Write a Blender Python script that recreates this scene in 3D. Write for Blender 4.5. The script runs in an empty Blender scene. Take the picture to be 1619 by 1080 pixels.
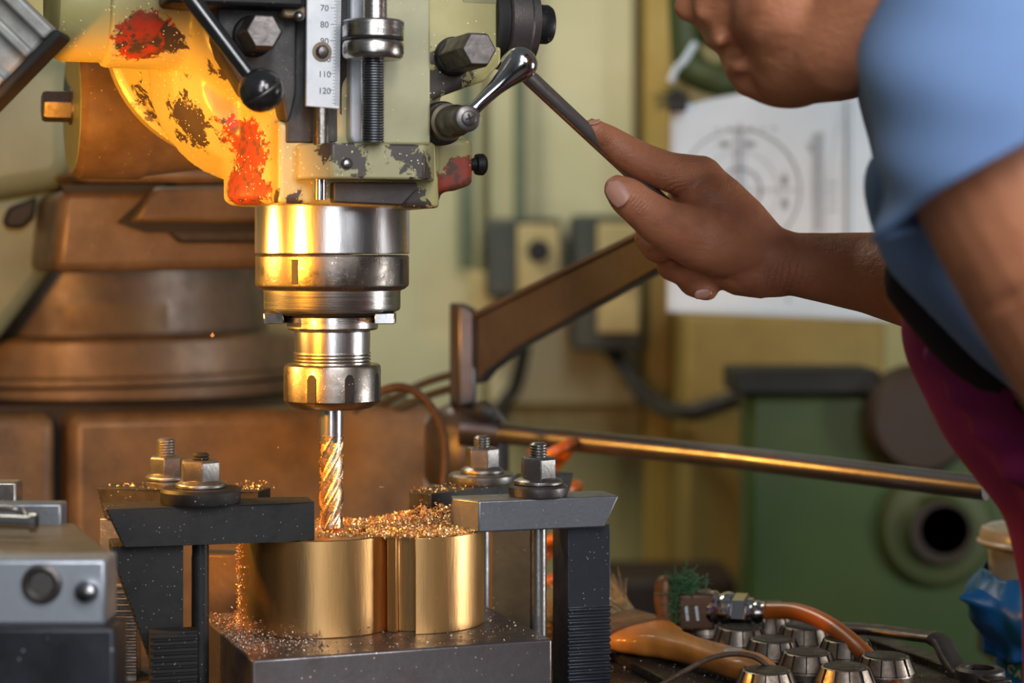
import bpy, bmesh, math, random
import numpy as np
from mathutils import Vector, Matrix
random.seed(7)
R = math.radians
F = 70 / 36 * 1619            # focal length in pixels
CX, HY, ZC = 809.5, 400.0, 1.35
sc = bpy.context.scene
COL = sc.collection

# ---------------------------------------------------------------- camera
cam = bpy.data.objects.new('camera', bpy.data.cameras.new('camera'))
COL.objects.link(cam)
cam.location = (0, 0, ZC); cam.rotation_euler = (R(90), 0, 0)
cam.data.lens = 70; cam.data.sensor_width = 36; cam.data.sensor_fit = 'HORIZONTAL'
cam.data.shift_y = -(540 - HY) / 1619
cam.data.clip_start = 0.02; cam.data.clip_end = 30
cam.data.dof.use_dof = True; cam.data.dof.focus_distance = 1.10; cam.data.dof.aperture_fstop = 5.6
sc.camera = cam

# ---------------------------------------------------------------- world
w = bpy.data.worlds.new('room_light'); sc.world = w; w.use_nodes = True
nt = w.node_tree; bg = nt.nodes['Background']
tc = nt.nodes.new('ShaderNodeTexCoord'); sx = nt.nodes.new('ShaderNodeSeparateXYZ')
cr = nt.nodes.new('ShaderNodeValToRGB')
nt.links.new(tc.outputs['Generated'], sx.inputs[0])
mr = nt.nodes.new('ShaderNodeMapRange'); mr.inputs[1].default_value = -1
nt.links.new(sx.outputs[2], mr.inputs[0]); nt.links.new(mr.outputs[0], cr.inputs[0])
cr.color_ramp.elements[0].color = (0.03, 0.026, 0.022, 1); cr.color_ramp.elements[0].position = 0.36
cr.color_ramp.elements[1].color = (0.50, 0.54, 0.57, 1); cr.color_ramp.elements[1].position = 0.72
nt.links.new(cr.outputs[0], bg.inputs[0]); bg.inputs[1].default_value = 0.22

# ---------------------------------------------------------------- lights
def W(px, py, Y):
    return Vector(((px - CX) * Y / F, Y, ZC - (py - HY) * Y / F))

def area(name, loc, target, size, power, col, sy=None):
    l = bpy.data.lights.new(name, 'AREA'); l.energy = power; l.color = col
    l.size = size
    if sy: l.shape = 'RECTANGLE'; l.size_y = sy
    o = bpy.data.objects.new(name, l); COL.objects.link(o); o.location = loc
    o.rotation_euler = (Vector(target) - Vector(loc)).to_track_quat('-Z', 'Y').to_euler()
    return o
TG = W(560, 500, 1.12)
area('ceiling_light_front', (0.30, -0.55, 2.35), TG, 0.35, 16, (0.98, 0.98, 1.0), 0.9)
area('window_light', (0.12, -1.3, 1.75), TG, 0.6, 17, (0.92, 0.96, 1.0), 1.5)
area('ceiling_light_right', (0.9, -0.5, 2.0), W(1600, 300, .8), 0.5, 13, (1.0, 0.99, 0.98), 0.8)
area('brass_highlight_light', (1.4, 1.10, 1.22), W(600, 900, 1.1), 0.26, 10, (1.0, 0.98, 0.95), 0.5)  # unseen light added low at the right to put highlights on the brass
area('wall_light', (-0.7, 2.1, 2.5), (-0.1, 2.95, 1.45), 0.5, 14, (1.0, 0.94, 0.76), 0.5)
def lamp(name, loc, target, power, size, blend, col, rad):
    l = bpy.data.lights.new(name, 'SPOT'); l.energy = power; l.color = col
    l.shadow_soft_size = rad; l.spot_size = R(size); l.spot_blend = blend
    o = bpy.data.objects.new(name, l); COL.objects.link(o); o.location = loc
    o.rotation_euler = (Vector(target) - Vector(loc)).to_track_quat('-Z', 'Y').to_euler()
WL = W(-250, 420, 0.88)
lamp('work_lamp', WL, WL + Vector((math.cos(R(71)), math.sin(R(71)), math.tan(R(0)))), 12, 70, .4, (1.0, 0.37, 0.03), .02)
lamp('low_warm_fill', W(-240, 400, 1.10), W(560, 840, 1.22), 8, 98, .5, (1.0, 0.44, 0.07), .02)  # second warm spot, added to carry orange light to the collets and column

sc.view_settings.view_transform = 'Standard'; sc.view_settings.look = 'None'
sc.view_settings.gamma = 1; sc.view_settings.use_curve_mapping = False
sc.view_settings.exposure = 0.0

# ---------------------------------------------------------------- machine frame
TH = R(20); CT, ST = math.cos(TH), math.sin(TH)
X0, Y0 = (525.5 - CX) * 1.12 / F, 1.12        # spindle axis
U = Vector((CT, ST, 0)); V = Vector((-ST, CT, 0)); Z = Vector((0, 0, 1))
def mw(u, v, z): return Vector((X0, Y0, 0)) + U * u + V * v + Z * z
def mp(px, py, v):
    """pixel ray meets the machine plane v: returns (u, z)"""
    a = (px - CX) / F
    t = (v - X0 * ST + Y0 * CT) / (CT - a * ST)
    return ((a * t - X0) * CT + (t - Y0) * ST, ZC - (py - HY) / F * t)
def MP(px, py, v):
    u, z = mp(px, py, v); return mw(u, v, z)
def mz(px, py, z):
    """pixel ray meets the horizontal plane z"""
    t = (ZC - z) * F / (py - HY); return W(px, py, t)

# ---------------------------------------------------------------- mesh helpers
def B(): return bmesh.new()
def ring_bridge(bm, rings, cap0=True, cap1=True, closed=False):
    n = len(rings[0]); m = len(rings)
    for i in range(m if closed else m - 1):
        a, b = rings[i], rings[(i + 1) % m]
        for j in range(n):
            k = (j + 1) % n
            try: bm.faces.new((a[j], a[k], b[k], b[j]))
            except ValueError: pass
    if not closed:
        if cap0: bm.faces.new(list(reversed(rings[0])))
        if cap1: bm.faces.new(rings[-1])
def basis(d):
    d = Vector(d).normalized()
    r = Vector((0, 0, 1)) if abs(d.z) < .9 else Vector((1, 0, 0))
    a = d.cross(r).normalized(); b = d.cross(a).normalized()
    return a, b, d
def lathe(bm, prof, org, axis=(0, 0, 1), seg=48, rot=0.0):
    """prof: [(radius, distance along axis)]"""
    a, b, d = basis(axis); org = Vector(org); rings = []
    for r, h in prof:
        r = max(r, 1e-5)
        rings.append([bm.verts.new(org + d * h + (a * math.cos(t) + b * math.sin(t)) * r)
                      for t in [rot + 2 * math.pi * i / seg for i in range(seg)]])
    ring_bridge(bm, rings); return bm
def tube(bm, pts, rad, seg=16, cap=True):
    pts = [Vector(p) for p in pts]; n = len(pts)
    rad = rad if isinstance(rad, (list, tuple)) else [rad] * n
    rings = []; pa = None
    for i, p in enumerate(pts):
        d = (pts[min(i + 1, n - 1)] - pts[max(i - 1, 0)]).normalized()
        if pa is None: a = basis(d)[0]
        else:
            a = (pa - d * pa.dot(d)).normalized()
        pa = a; b = d.cross(a)
        rings.append([bm.verts.new(p + (a * math.cos(t) + b * math.sin(t)) * rad[i])
                      for t in [2 * math.pi * j / seg for j in range(seg)]])
    ring_bridge(bm, rings, cap, cap); return bm
def spline(pts, n=12, rads=None):
    P_ = [Vector(p) for p in pts]; out = []; ro = []
    for i in range(len(P_) - 1):
        p0 = P_[max(i - 1, 0)]; p1 = P_[i]; p2 = P_[i + 1]; p3 = P_[min(i + 2, len(P_) - 1)]
        for k in range(n):
            t = k / n
            out.append(.5 * ((2 * p1) + (-p0 + p2) * t + (2 * p0 - 5 * p1 + 4 * p2 - p3) * t * t + (-p0 + 3 * p1 - 3 * p2 + p3) * t ** 3))
            if rads: ro.append(rads[i] * (1 - t) + rads[i + 1] * t)
    out.append(P_[-1])
    if rads: ro.append(rads[-1]); return out, ro
    return out
def prism(bm, pts, d0, d1, fn):
    """pts 2-D outline, fn(a, b, d) -> world"""
    r0 = [bm.verts.new(fn(a, b, d0)) for a, b in pts]
    r1 = [bm.verts.new(fn(a, b, d1)) for a, b in pts]
    ring_bridge(bm, [r0, r1]); return bm
def front(bm, pix, v0, v1):
    """outline in the machine's front plane v0 (pixel coordinates), pushed back to v1"""
    return prism(bm, [mp(x, y, v0) for x, y in pix], v0, v1, lambda a, b, d: mw(a, d, b))
def box(bm, c, h, ax=None, rotm=None):
    c = Vector(c)
    ax = ax or (Vector((1, 0, 0)), Vector((0, 1, 0)), Z)
    vs = [bm.verts.new(c + ax[0] * h[0] * i + ax[1] * h[1] * j + ax[2] * h[2] * k)
          for i in (-1, 1) for j in (-1, 1) for k in (-1, 1)]
    for f in ((0, 1, 3, 2), (4, 6, 7, 5), (0, 4, 5, 1), (2, 3, 7, 6), (0, 2, 6, 4), (1, 5, 7, 3)):
        bm.faces.new([vs[i] for i in f])
    return bm
def mbox(bm, u0, u1, v0, v1, z0, z1):
    return box(bm, mw((u0 + u1) / 2, (v0 + v1) / 2, (z0 + z1) / 2), ((u1 - u0) / 2, (v1 - v0) / 2, (z1 - z0) / 2), (U, V, Z))
def sphere(bm, c, r, sub=3, scale=None, ax=None):
    c = Vector(c)
    res = bmesh.ops.create_icosphere(bm, subdivisions=sub, radius=1)
    ax = ax or (Vector((1, 0, 0)), Vector((0, 1, 0)), Z); s = scale or (1, 1, 1)
    for v in res['verts']:
        q = v.co.copy(); v.co = c + (ax[0] * q.x * s[0] + ax[1] * q.y * s[1] + ax[2] * q.z * s[2]) * r
    return bm
def capsule(bm, a, b, ra, rb, sub=2):
    a, b = Vector(a), Vector(b)
    sphere(bm, a, ra, sub); sphere(bm, b, rb, sub)
    tube(bm, [a, b], [ra * .995, rb * .995], 24); return bm
def chain(bm, pts, sub=2):
    """pts: [(px, py, Y, radius in pixels)]"""
    Q = [(W(x, y, Y), r * Y / F) for x, y, Y, r in pts]
    for (p, r), (q, s) in zip(Q, Q[1:]): capsule(bm, p, q, r, s, sub)
    return bm
def hexnut(bm, org, axis, r, h, rot=0, ch=.12, bore=None):
    prof = [(r * (1 - ch), 0), (r, h * .06), (r, h * .90), (r * .90, h)]
    return lathe(bm, prof, org, axis, 6, rot)
def thread(bm, org, axis, r, h, pitch=.0015, seg=28):
    prof = []; n = int(h / pitch)
    for i in range(n):
        prof += [(r * .84, i * pitch), (r, (i + .35) * pitch), (r, (i + .6) * pitch)]
    prof += [(r * .84, n * pitch), (r * .7, n * pitch + pitch * .4)]
    return lathe(bm, prof, org, axis, seg)

# ---------------------------------------------------------------- object helpers
ROOTLOC = {}
def T(name, label, cat, loc, group=None):
    o = bpy.data.objects.new(name, None); COL.objects.link(o); o.location = loc
    o.empty_display_size = .02
    o['label'] = label; o['category'] = cat
    if group: o['group'] = group
    ROOTLOC[o.name] = Vector(loc); return o
def rootloc(o):
    v = Vector((0, 0, 0))
    while o is not None: v += o.location; o = o.parent
    return v
def O(name, bm, m, parent=None, smooth=35, bevel=0, bseg=2, label=None, cat=None, group=None, kind=None, sub=0):
    bmesh.ops.recalc_face_normals(bm, faces=bm.faces)
    cs = [v.co for v in bm.verts]
    if parent is None:
        lo = Vector((min(c.x for c in cs), min(c.y for c in cs), min(c.z for c in cs)))
        hi = Vector((max(c.x for c in cs), max(c.y for c in cs), max(c.z for c in cs)))
        org = Vector(((lo.x + hi.x) / 2, (lo.y + hi.y) / 2, lo.z)); loc = org
    else:
        org = rootloc(parent); loc = Vector((0, 0, 0))
    for v in bm.verts: v.co -= org
    me = bpy.data.meshes.new(name); bm.to_mesh(me); bm.free()
    for p in me.polygons: p.use_smooth = True
    me.set_sharp_from_angle(angle=R(smooth))
    if m: me.materials.append(m)
    o = bpy.data.objects.new(name, me); COL.objects.link(o); o.location = loc
    if parent is not None: o.parent = parent
    if bevel:
        b = o.modifiers.new('bevel', 'BEVEL'); b.width = bevel; b.segments = bseg
        b.limit_method = 'ANGLE'; b.angle_limit = R(40); b.harden_normals = False
    if sub:
        s = o.modifiers.new('sub', 'SUBSURF'); s.levels = sub; s.render_levels = sub
    if label: o['label'] = label
    if cat: o['category'] = cat
    if group: o['group'] = group
    if kind: o['kind'] = kind
    return o
def bake(o, smooth=None):
    dg = bpy.context.evaluated_depsgraph_get()
    me = bpy.data.meshes.new_from_object(o.evaluated_get(dg))
    o.modifiers.clear(); o.data = me
    for p in me.polygons: p.use_smooth = True
    if smooth: me.set_sharp_from_angle(angle=R(smooth))
    return o
def remeshed(o, voxel, it=8, fac=.5):
    m = o.modifiers.new('r', 'REMESH'); m.mode = 'VOXEL'; m.voxel_size = voxel; m.use_smooth_shade = True
    s = o.modifiers.new('s', 'SMOOTH'); s.factor = fac; s.iterations = it
    return bake(o)
def text(name, body, size, org, ax, up, m, parent, depth=.0001, align='CENTER'):
    c = bpy.data.curves.new(name, 'FONT'); c.body = body; c.size = size; c.align_x = align; c.align_y = 'CENTER'
    c.extrude = depth
    t = bpy.data.objects.new(name, c); COL.objects.link(t)
    me = bpy.data.meshes.new_from_object(t.evaluated_get(bpy.context.evaluated_depsgraph_get()))
    bpy.data.objects.remove(t); bpy.data.curves.remove(c)
    ax = Vector(ax).normalized(); up = Vector(up).normalized(); n = ax.cross(up)
    o0 = rootloc(parent) if parent else Vector((0, 0, 0))
    for v in me.vertices: q = v.co.copy(); v.co = Vector(org) + ax * q.x + up * q.y + n * q.z - o0
    me.materials.clear(); me.materials.append(m)
    o = bpy.data.objects.new(name, me); COL.objects.link(o)
    if parent: o.parent = parent
    return o

# ---------------------------------------------------------------- materials
def nodes(name):
    m = bpy.data.materials.new(name); m.use_nodes = True
    n = m.node_tree; return m, n, n.nodes['Principled BSDF']
def N(n, t, **k):
    x = n.nodes.new(t)
    for a, b in k.items(): setattr(x, a, b)
    return x
def noise(n, scale, detail=4, rough=.6, vec=None, dist=0):
    x = N(n, 'ShaderNodeTexNoise'); x.inputs['Scale'].default_value = scale
    x.inputs['Detail'].default_value = detail; x.inputs['Roughness'].default_value = rough
    x.inputs['Distortion'].default_value = dist
    if vec is not None: n.links.new(vec, x.inputs['Vector'])
    return x.outputs[0]
def ramp(n, fac, stops):
    r = N(n, 'ShaderNodeValToRGB'); e = r.color_ramp.elements
    while len(e) < len(stops): e.new(.5)
    for s, (p, c) in zip(e, stops):
        s.position = p; s.color = (*c, 1) if not isinstance(c, float) else (c, c, c, 1)
    n.links.new(fac, r.inputs[0]); return r.outputs[0]
def mixc(n, f, a, b):
    x = N(n, 'ShaderNodeMix', data_type='RGBA')
    for s, v in ((0, f), (6, a), (7, b)):
        if isinstance(v, (tuple, list)): x.inputs[s].default_value = (*v, 1)
        elif isinstance(v, float): x.inputs[s].default_value = v
        else: n.links.new(v, x.inputs[s])
    return x.outputs[2]
def math_(n, op, a, b=0.0, clamp=False):
    x = N(n, 'ShaderNodeMath', operation=op, use_clamp=clamp)
    for s, v in ((0, a), (1, b)):
        if isinstance(v, float): x.inputs[s].default_value = v
        else: n.links.new(v, x.inputs[s])
    return x.outputs[0]
def objvec(n, scale=None):
    c = N(n, 'ShaderNodeTexCoord').outputs['Object']
    if scale:
        mm = N(n, 'ShaderNodeMapping'); mm.inputs['Scale'].default_value = scale
        n.links.new(c, mm.inputs[0]); return mm.outputs[0]
    return c
def bump(n, bsdf, h, strength=.3, dist=.001):
    b = N(n, 'ShaderNodeBump'); b.inputs['Strength'].default_value = strength; b.inputs['Distance'].default_value = dist
    n.links.new(h, b.inputs['Height']); n.links.new(b.outputs[0], bsdf.inputs['Normal'])
def mat(name, c1, c2=None, rough=.5, metal=0.0, scale=60, bstr=.15, r2=None, stretch=None, thresh=(.35, .65), coat=0, specks=None, bscale=None):
    """two-tone mottled material, with optional bright specks (chips and oil drops)"""
    m, n, b = nodes(name); c2 = c2 or tuple(x * .6 for x in c1)
    v = objvec(n, stretch)
    f = noise(n, scale, 6, .65, v)
    col = ramp(n, f, [(thresh[0], c1), (thresh[1], c2)])
    rr = ramp(n, f, [(thresh[0], float(rough)), (thresh[1], float(r2 if r2 is not None else min(1, rough + .15)))])
    met = float(metal)
    if specks:
        vo = N(n, 'ShaderNodeTexVoronoi'); vo.inputs['Scale'].default_value = specks[0]; vo.inputs['Randomness'].default_value = 1
        n.links.new(objvec(n), vo.inputs['Vector'])
        sz = math_(n, 'MULTIPLY', noise(n, specks[0] * .3, 2, .5, objvec(n)), float(specks[1]))
        k = math_(n, 'LESS_THAN', vo.outputs['Distance'], sz)
        cut = math_(n, 'GREATER_THAN', noise(n, specks[0] * .45, 1, .5, objvec(n)), .52)
        k = math_(n, 'MULTIPLY', k, cut)
        col = mixc(n, k, col, specks[2])
    n.links.new(col, b.inputs['Base Color']); n.links.new(rr, b.inputs['Roughness'])
    b.inputs['Metallic'].default_value = met
    if coat: b.inputs['Coat Weight'].default_value = coat; b.inputs['Coat Roughness'].default_value = .15
    if bstr: bump(n, b, noise(n, bscale or scale * 4, 4, .6, v), bstr, .0006)
    return m
M = {}
M['ground'] = mat('ground_steel', (.62, .62, .63), (.50, .50, .52), .20, 1, 40, .08, .30, (1, 1, .12), bscale=900)
M['turned'] = mat('turned_steel', (.60, .58, .56), (.44, .42, .40), .22, 1, 60, .10, .32, (.3, .3, 14), bscale=120)
M['ringst'] = mat('dark_turned_steel', (.29, .265, .245), (.16, .145, .13), .25, 1, 90, .15, .42, specks=(700, .35, (.7, .68, .6)))
M['chrome'] = mat('chrome', (.62, .62, .64), (.5, .5, .52), .10, 1, 50, .03, .2)
M['blackox'] = mat('black_oxide_steel', (.008, .008, .009), (.016, .015, .015), .42, 0, 70, .15, .6, specks=(500, .22, (.35, .33, .3)))
M['blackox'].node_tree.nodes['Principled BSDF'].inputs['Specular IOR Level'].default_value = .28
M['gunmetal'] = mat('grey_clamp_steel', (.27, .285, .315), (.18, .19, .215), .38, .85, 90, .2, .5, specks=(420, .2, (.6, .58, .55)))
M['nut'] = mat('nut_steel', (.33, .32, .31), (.17, .165, .16), .28, .95, 120, .15, .45, specks=(600, .25, (.8, .75, .65)))
M['boltst'] = mat('bolt_steel', (.16, .145, .14), (.10, .09, .09), .35, .9, 150, .15, .5)
M['blacknob'] = mat('black_gloss', (.012, .012, .013), (.02, .02, .022), .16, 0, 60, .02, .25, coat=.6)
M['brass'] = mat('brass', (.70, .42, .18), (.56, .31, .11), .29, 1, 45, .12, .42, (1, 1, .1), bscale=800, specks=(260, .16, (.9, .6, .35)))
M['rustcast'] = mat('oily_brown_cast_iron', (.22, .145, .072), (.062, .042, .023), .36, .1, 13, .35, .55, thresh=(.36, .68), specks=(230, .16, (.55, .42, .3)), bscale=200)
M['browncast'] = mat('brown_painted_casting', (.16, .118, .078), (.080, .056, .036), .36, .1, 22, .25, .5, specks=(220, .14, (.5, .45, .4)), bscale=200)
M['nameplate'] = mat('brass_nameplate', (.16, .11, .05), (.12, .08, .04), .4, .3, 30, .1)
M['sage'] = mat('sage_green_paint', (.155, .195, .125), (.12, .15, .095), .45, 0, 12, .1, .6)
M['aluhouse'] = mat('grey_cast_aluminium', (.36, .37, .36), (.24, .23, .21), .5, .35, 60, .4, .6)
M['rimblack'] = mat('matt_black_rim', (.004, .004, .005), (.008, .008, .008), .7, 0, 60, .1)
M['rubber'] = mat('black_rubber', (.015, .015, .016), (.03, .03, .03), .5, 0, 60, .1)
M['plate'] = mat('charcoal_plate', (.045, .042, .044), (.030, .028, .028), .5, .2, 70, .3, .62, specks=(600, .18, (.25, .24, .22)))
M['scale'] = mat('white_scale_enamel', (.66, .68, .71), (.58, .60, .63), .42, .1, 60, .03)
M['strip'] = mat('satin_steel_strip', (.66, .70, .76), (.50, .53, .58), .38, .25, 60, .2, .5)
M['threadst'] = mat('depth_screw_steel', (.20, .21, .23), (.13, .13, .14), .3, .9, 60, .05, .4)
M['adapter'] = mat('dirty_brown_adapter_paint', (.15, .10, .055), (.075, .045, .022), .45, .05, 24, .25, .55, specks=(300, .16, (.6, .5, .3)))
M['ink'] = mat('dark_ink', (.05, .05, .06), (.07, .07, .08), .6, 0, 50, 0)
M['hose'] = mat('orange_rubber_hose', (.46, .115, .012), (.38, .085, .010), .3, 0, 30, .05, .4, coat=.3)
M['hosefar'] = M['hose']
M['brown_braid'] = mat('brown_braid', (.10, .055, .03), (.05, .03, .02), .5, .2, 400, .5)
M['armsteel'] = mat('brown_steel_arm', (.095, .090, .105), (.038, .034, .038), .30, .5, 9, .2, .42, specks=(240, .14, (.4, .35, .3)))
M['rod'] = mat('worn_steel_rod', (.32, .33, .36), (.20, .18, .18), .26, .95, 40, .15, .4, (.4, .4, .4))
M['leverst'] = mat('dull_steel_lever', (.40, .38, .38), (.28, .26, .26), .26, .95, 60, .08, .36)
M['wood'] = mat('orange_brown_wood', (.52, .19, .028), (.24, .075, .012), .42, 0, 25, .3, .6, (1.4, .25, 1.4), coat=.25)
M['ferrule'] = mat('rusty_ferrule', (.20, .095, .045), (.12, .05, .025), .42, .45, 60, .3)
M['bristle'] = mat('straw_bristles', (.42, .30, .14), (.28, .18, .08), .6, 0, 300, 0)
M['collet'] = mat('collet_steel', (.40, .34, .29), (.22, .18, .14), .34, 1, 160, .2, .5)
M['tray'] = mat('grimy_tray', (.030, .024, .018), (.012, .010, .008), .35, .2, 60, .5, .6, specks=(380, .26, (.5, .45, .38)), bscale=260)
M['table'] = mat('oily_mill_table', (.06, .05, .04), (.025, .02, .016), .3, .4, 50, .5, .5, specks=(380, .3, (.6, .5, .4)), bscale=200)
M['basest'] = mat('milled_steel_block', (.21, .19, .20), (.12, .105, .105), .30, .85, 60, .25, .48, specks=(300, .26, (.62, .5, .42)))
M['chips'] = mat('brass_chips', (.90, .66, .36), (.74, .46, .20), .3, .85, 600, 0)
M['green'] = mat('green_machine_paint', (.030, .072, .012), (.022, .044, .006), .42, 0, 3, .05, .5)
M['darkgreen'] = mat('dark_green_paint', (.045, .065, .014), (.035, .05, .010), .5, 0, 8, .05)
M['black'] = mat('black_paint', (.006, .006, .006), (.012, .011, .01), .6, 0, 20, 0)
M['brown'] = mat('dark_brown_cover', (.020, .011, .006), (.03, .016, .008), .6, 0, 12, 0)
M['beige'] = mat('beige_panel', (.55, .43, .19), (.45, .35, .15), .5, 0, 9, 0)
M['boxgrey'] = mat('dark_grey_box', (.055, .06, .045), (.04, .045, .035), .5, 0, 9, 0)
M['paper'] = mat('white_paper', (.58, .67, .74), (.54, .63, .70), .7, 0, 20, 0)
M['pencil'] = mat('grey_print', (.30, .33, .36), (.2, .22, .24), .8, 0, 200, 0)
M['blueplastic'] = mat('blue_plastic_bag', (.0, .12, .40), (.0, .08, .27), .35, 0, 40, .5, .45)
M['fuzz'] = mat('green_fibre', (.06, .16, .07), (.04, .10, .04), .8, 0, 300, 0)
M['cloth_blue'] = mat('light_blue_knit', (.165, .275, .52), (.15, .245, .47), .85, 0, 12, .3, .9, bscale=1500)
M['cloth_magenta'] = mat('magenta_cloth', (.21, .004, .115), (.13, .003, .07), .8, 0, 10, .3, .9, bscale=900)
M['cloth_dark'] = mat('black_cloth', (.010, .006, .010), (.006, .003, .006), .9, 0, 10, .1, .9)

PLOC = Vector((.62, .92, 0))
def _c(px, py, Y, q, rad, fr):
    a = W(*q[0]); b_ = W(*q[1]); d = (b_ - a).normalized(); return (tuple(W(px, py, Y) - PLOC), tuple(d), rad, fr)
SKIN_CREASES = [_c(1012, 318, 1.075, ((990, 305, 1.09), (1045, 352, 1.098)), .012, 1500),
                _c(1004, 240, 1.090, ((985, 238, 1.109), (1058, 272, 1.116)), .011, 1500),
                _c(955, 215, 1.098, ((936, 203, 1.107), (985, 238, 1.109)), .006, 1800),
                _c(1068, 300, 1.105, ((1058, 272, 1.116), (1088, 372, 1.108)), .012, 1300),
                _c(1245, 445, 1.105, ((1205, 402, 1.12), (1310, 424, 1.115)), .016, 900)]
def skin_mat():
    m, n, b = nodes('brown_skin')
    v = objvec(n)
    f = noise(n, 28, 5, .6, v); f2 = noise(n, 260, 3, .6, v)
    c = ramp(n, f, [(.3, (.48, .195, .10)), (.55, (.40, .15, .074)), (.75, (.25, .09, .044))])
    n.links.new(c, b.inputs['Base Color'])
    b.inputs['Roughness'].default_value = .52
    b.inputs['Subsurface Weight'].default_value = .12; b.inputs['Subsurface Scale'].default_value = .004
    b.inputs['Subsurface Radius'].default_value = (1, .35, .2)
    vo = N(n, 'ShaderNodeTexVoronoi'); vo.inputs['Scale'].default_value = 900; n.links.new(v, vo.inputs['Vector'])
    h = math_(n, 'ADD', math_(n, 'MULTIPLY', f2, 1.2), math_(n, 'MULTIPLY', vo.outputs[0], .5))
    h = math_(n, 'ADD', h, math_(n, 'MULTIPLY', noise(n, 95, 4, .65, objvec(n, (1, 1, 2.2))), 2.2))
    # skin creases across the thumb and finger joints
    for pt, dr, rad, fr in SKIN_CREASES:
        d = N(n, 'ShaderNodeVectorMath', operation='DISTANCE'); n.links.new(v, d.inputs[0]); d.inputs[1].default_value = pt
        k = math_(n, 'SUBTRACT', 1.0, math_(n, 'DIVIDE', d.outputs['Value'], float(rad)), True)
        wv = N(n, 'ShaderNodeVectorMath', operation='DOT_PRODUCT'); n.links.new(v, wv.inputs[0]); wv.inputs[1].default_value = dr
        ph = math_(n, 'ADD', math_(n, 'MULTIPLY', wv.outputs['Value'], float(fr)), math_(n, 'MULTIPLY', noise(n, 160, 3, .6, v), 5.0))
        sn = math_(n, 'POWER', math_(n, 'ABSOLUTE', math_(n, 'SINE', ph)), .35)
        h = math_(n, 'ADD', h, math_(n, 'MULTIPLY', math_(n, 'MULTIPLY', sn, k), 5.0))
    bump(n, b, h, .42, .0007)
    return m
M['skin'] = skin_mat()
M['nail'] = mat('fingernail', (.52, .27, .20), (.46, .23, .17), .3, 0, 60, .03)
M['lip'] = mat('dark_lip', (.13, .04, .035), (.10, .03, .025), .5, 0, 60, .03)

def casting_paint(name, paint, spots, chip=.60, grime=.5):
    """old machine paint: chipped to dark iron and red primer; spots = [(point, radius, kind)] wear with a place of its own"""
    m, n, b = nodes(name); v = objvec(n)
    g = noise(n, 30, 5, .6, v)
    base = ramp(n, g, [(.3, paint), (.62, tuple(x * .86 for x in paint)), (.8, tuple(x * .45 for x in paint))])
    edge = noise(n, 95, 6, .72, v, .3); big = noise(n, 16, 3, .5, v)
    chipf = math_(n, 'ADD', math_(n, 'ADD', math_(n, 'MULTIPLY', edge, .45), math_(n, 'MULTIPLY', big, .3)), math_(n, 'MULTIPLY', noise(n, 330, 4, .7, v), .25))
    red_add = None; dark_add = None
    geo = v
    for pt, rad, kind in spots:
        d = N(n, 'ShaderNodeVectorMath', operation='DISTANCE'); n.links.new(geo, d.inputs[0]); d.inputs[1].default_value = pt
        q = math_(n, 'SUBTRACT', 1.0, math_(n, 'DIVIDE', d.outputs['Value'], float(rad)), True)
        q = math_(n, 'MULTIPLY', q, .42)
        if kind == 'r': red_add = q if red_add is None else math_(n, 'MAXIMUM', red_add, q)
        else: dark_add = q if dark_add is None else math_(n, 'MAXIMUM', dark_add, q)
    rf = math_(n, 'ADD', chipf, red_add) if red_add is not None else chipf
    df = math_(n, 'ADD', noise(n, 120, 6, .7, v, .5), dark_add) if dark_add is not None else noise(n, 120, 6, .7, v, .5)
    rm = ramp(n, rf, [(chip, 0.0), (chip + .012, 1.0)])
    dm = ramp(n, df, [(chip + .09, 0.0), (chip + .10, 1.0)])
    prim = ramp(n, noise(n, 140, 4, .6, v), [(.40, (.30, .032, .014)), (.50, (.22, .04, .02)), (.60, (.09, .035, .022))])
    c = mixc(n, rm, base, prim)
    c = mixc(n, dm, c, (.045, .035, .03))
    vo = N(n, 'ShaderNodeTexVoronoi'); vo.inputs['Scale'].default_value = 420; n.links.new(v, vo.inputs['Vector'])
    k = math_(n, 'MULTIPLY', math_(n, 'LESS_THAN', vo.outputs['Distance'], .15), math_(n, 'GREATER_THAN', noise(n, 60, 3, .6, v), .5))
    c = mixc(n, k, c, (.9, .75, .5))
    n.links.new(c, b.inputs['Base Color'])
    n.links.new(ramp(n, g, [(.3, .26), (.7, .5)]), b.inputs['Roughness'])
    h = math_(n, 'SUBTRACT', math_(n, 'MULTIPLY', noise(n, 200, 4, .6, v), .3), math_(n, 'MAXIMUM', rm, dm))
    bump(n, b, h, .55, .0006)
    return m
# ================================================================ SETTING
# wall, floor (structure)
def wall_mat():
    m, n, b = nodes('yellow_green_wall')
    v = objvec(n, (1, 1, .5))
    f = noise(n, 1.6, 4, .6, v)
    c = ramp(n, f, [(.35, (.50, .46, .24)), (.6, (.38, .33, .13))])
    st = noise(n, 5, 5, .6, objvec(n, (2.2, 1, .35)))
    c = mixc(n, ramp(n, st, [(.50, 0.0), (.66, 1.0)]), c, (.28, .19, .05))
    n.links.new(c, b.inputs['Base Color']); b.inputs['Roughness'].default_value = .6
    return m
wm = wall_mat()
bm = B(); box(bm, (0, 3.05, 1.5), (2.6, .05, 1.5)); O('wall_back', bm, wm, kind='structure')
bm = B(); box(bm, (0, 1.2, -.05), (2.6, 2.0, .05)); O('floor', bm, mat('grey_workshop_floor', (.12, .11, .10), None, .6), kind='structure')
bm = B(); box(bm, (-2.6, 1.2, 1.5), (.05, 2.0, 1.5)); O('wall_left', bm, wm, kind='structure')

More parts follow.
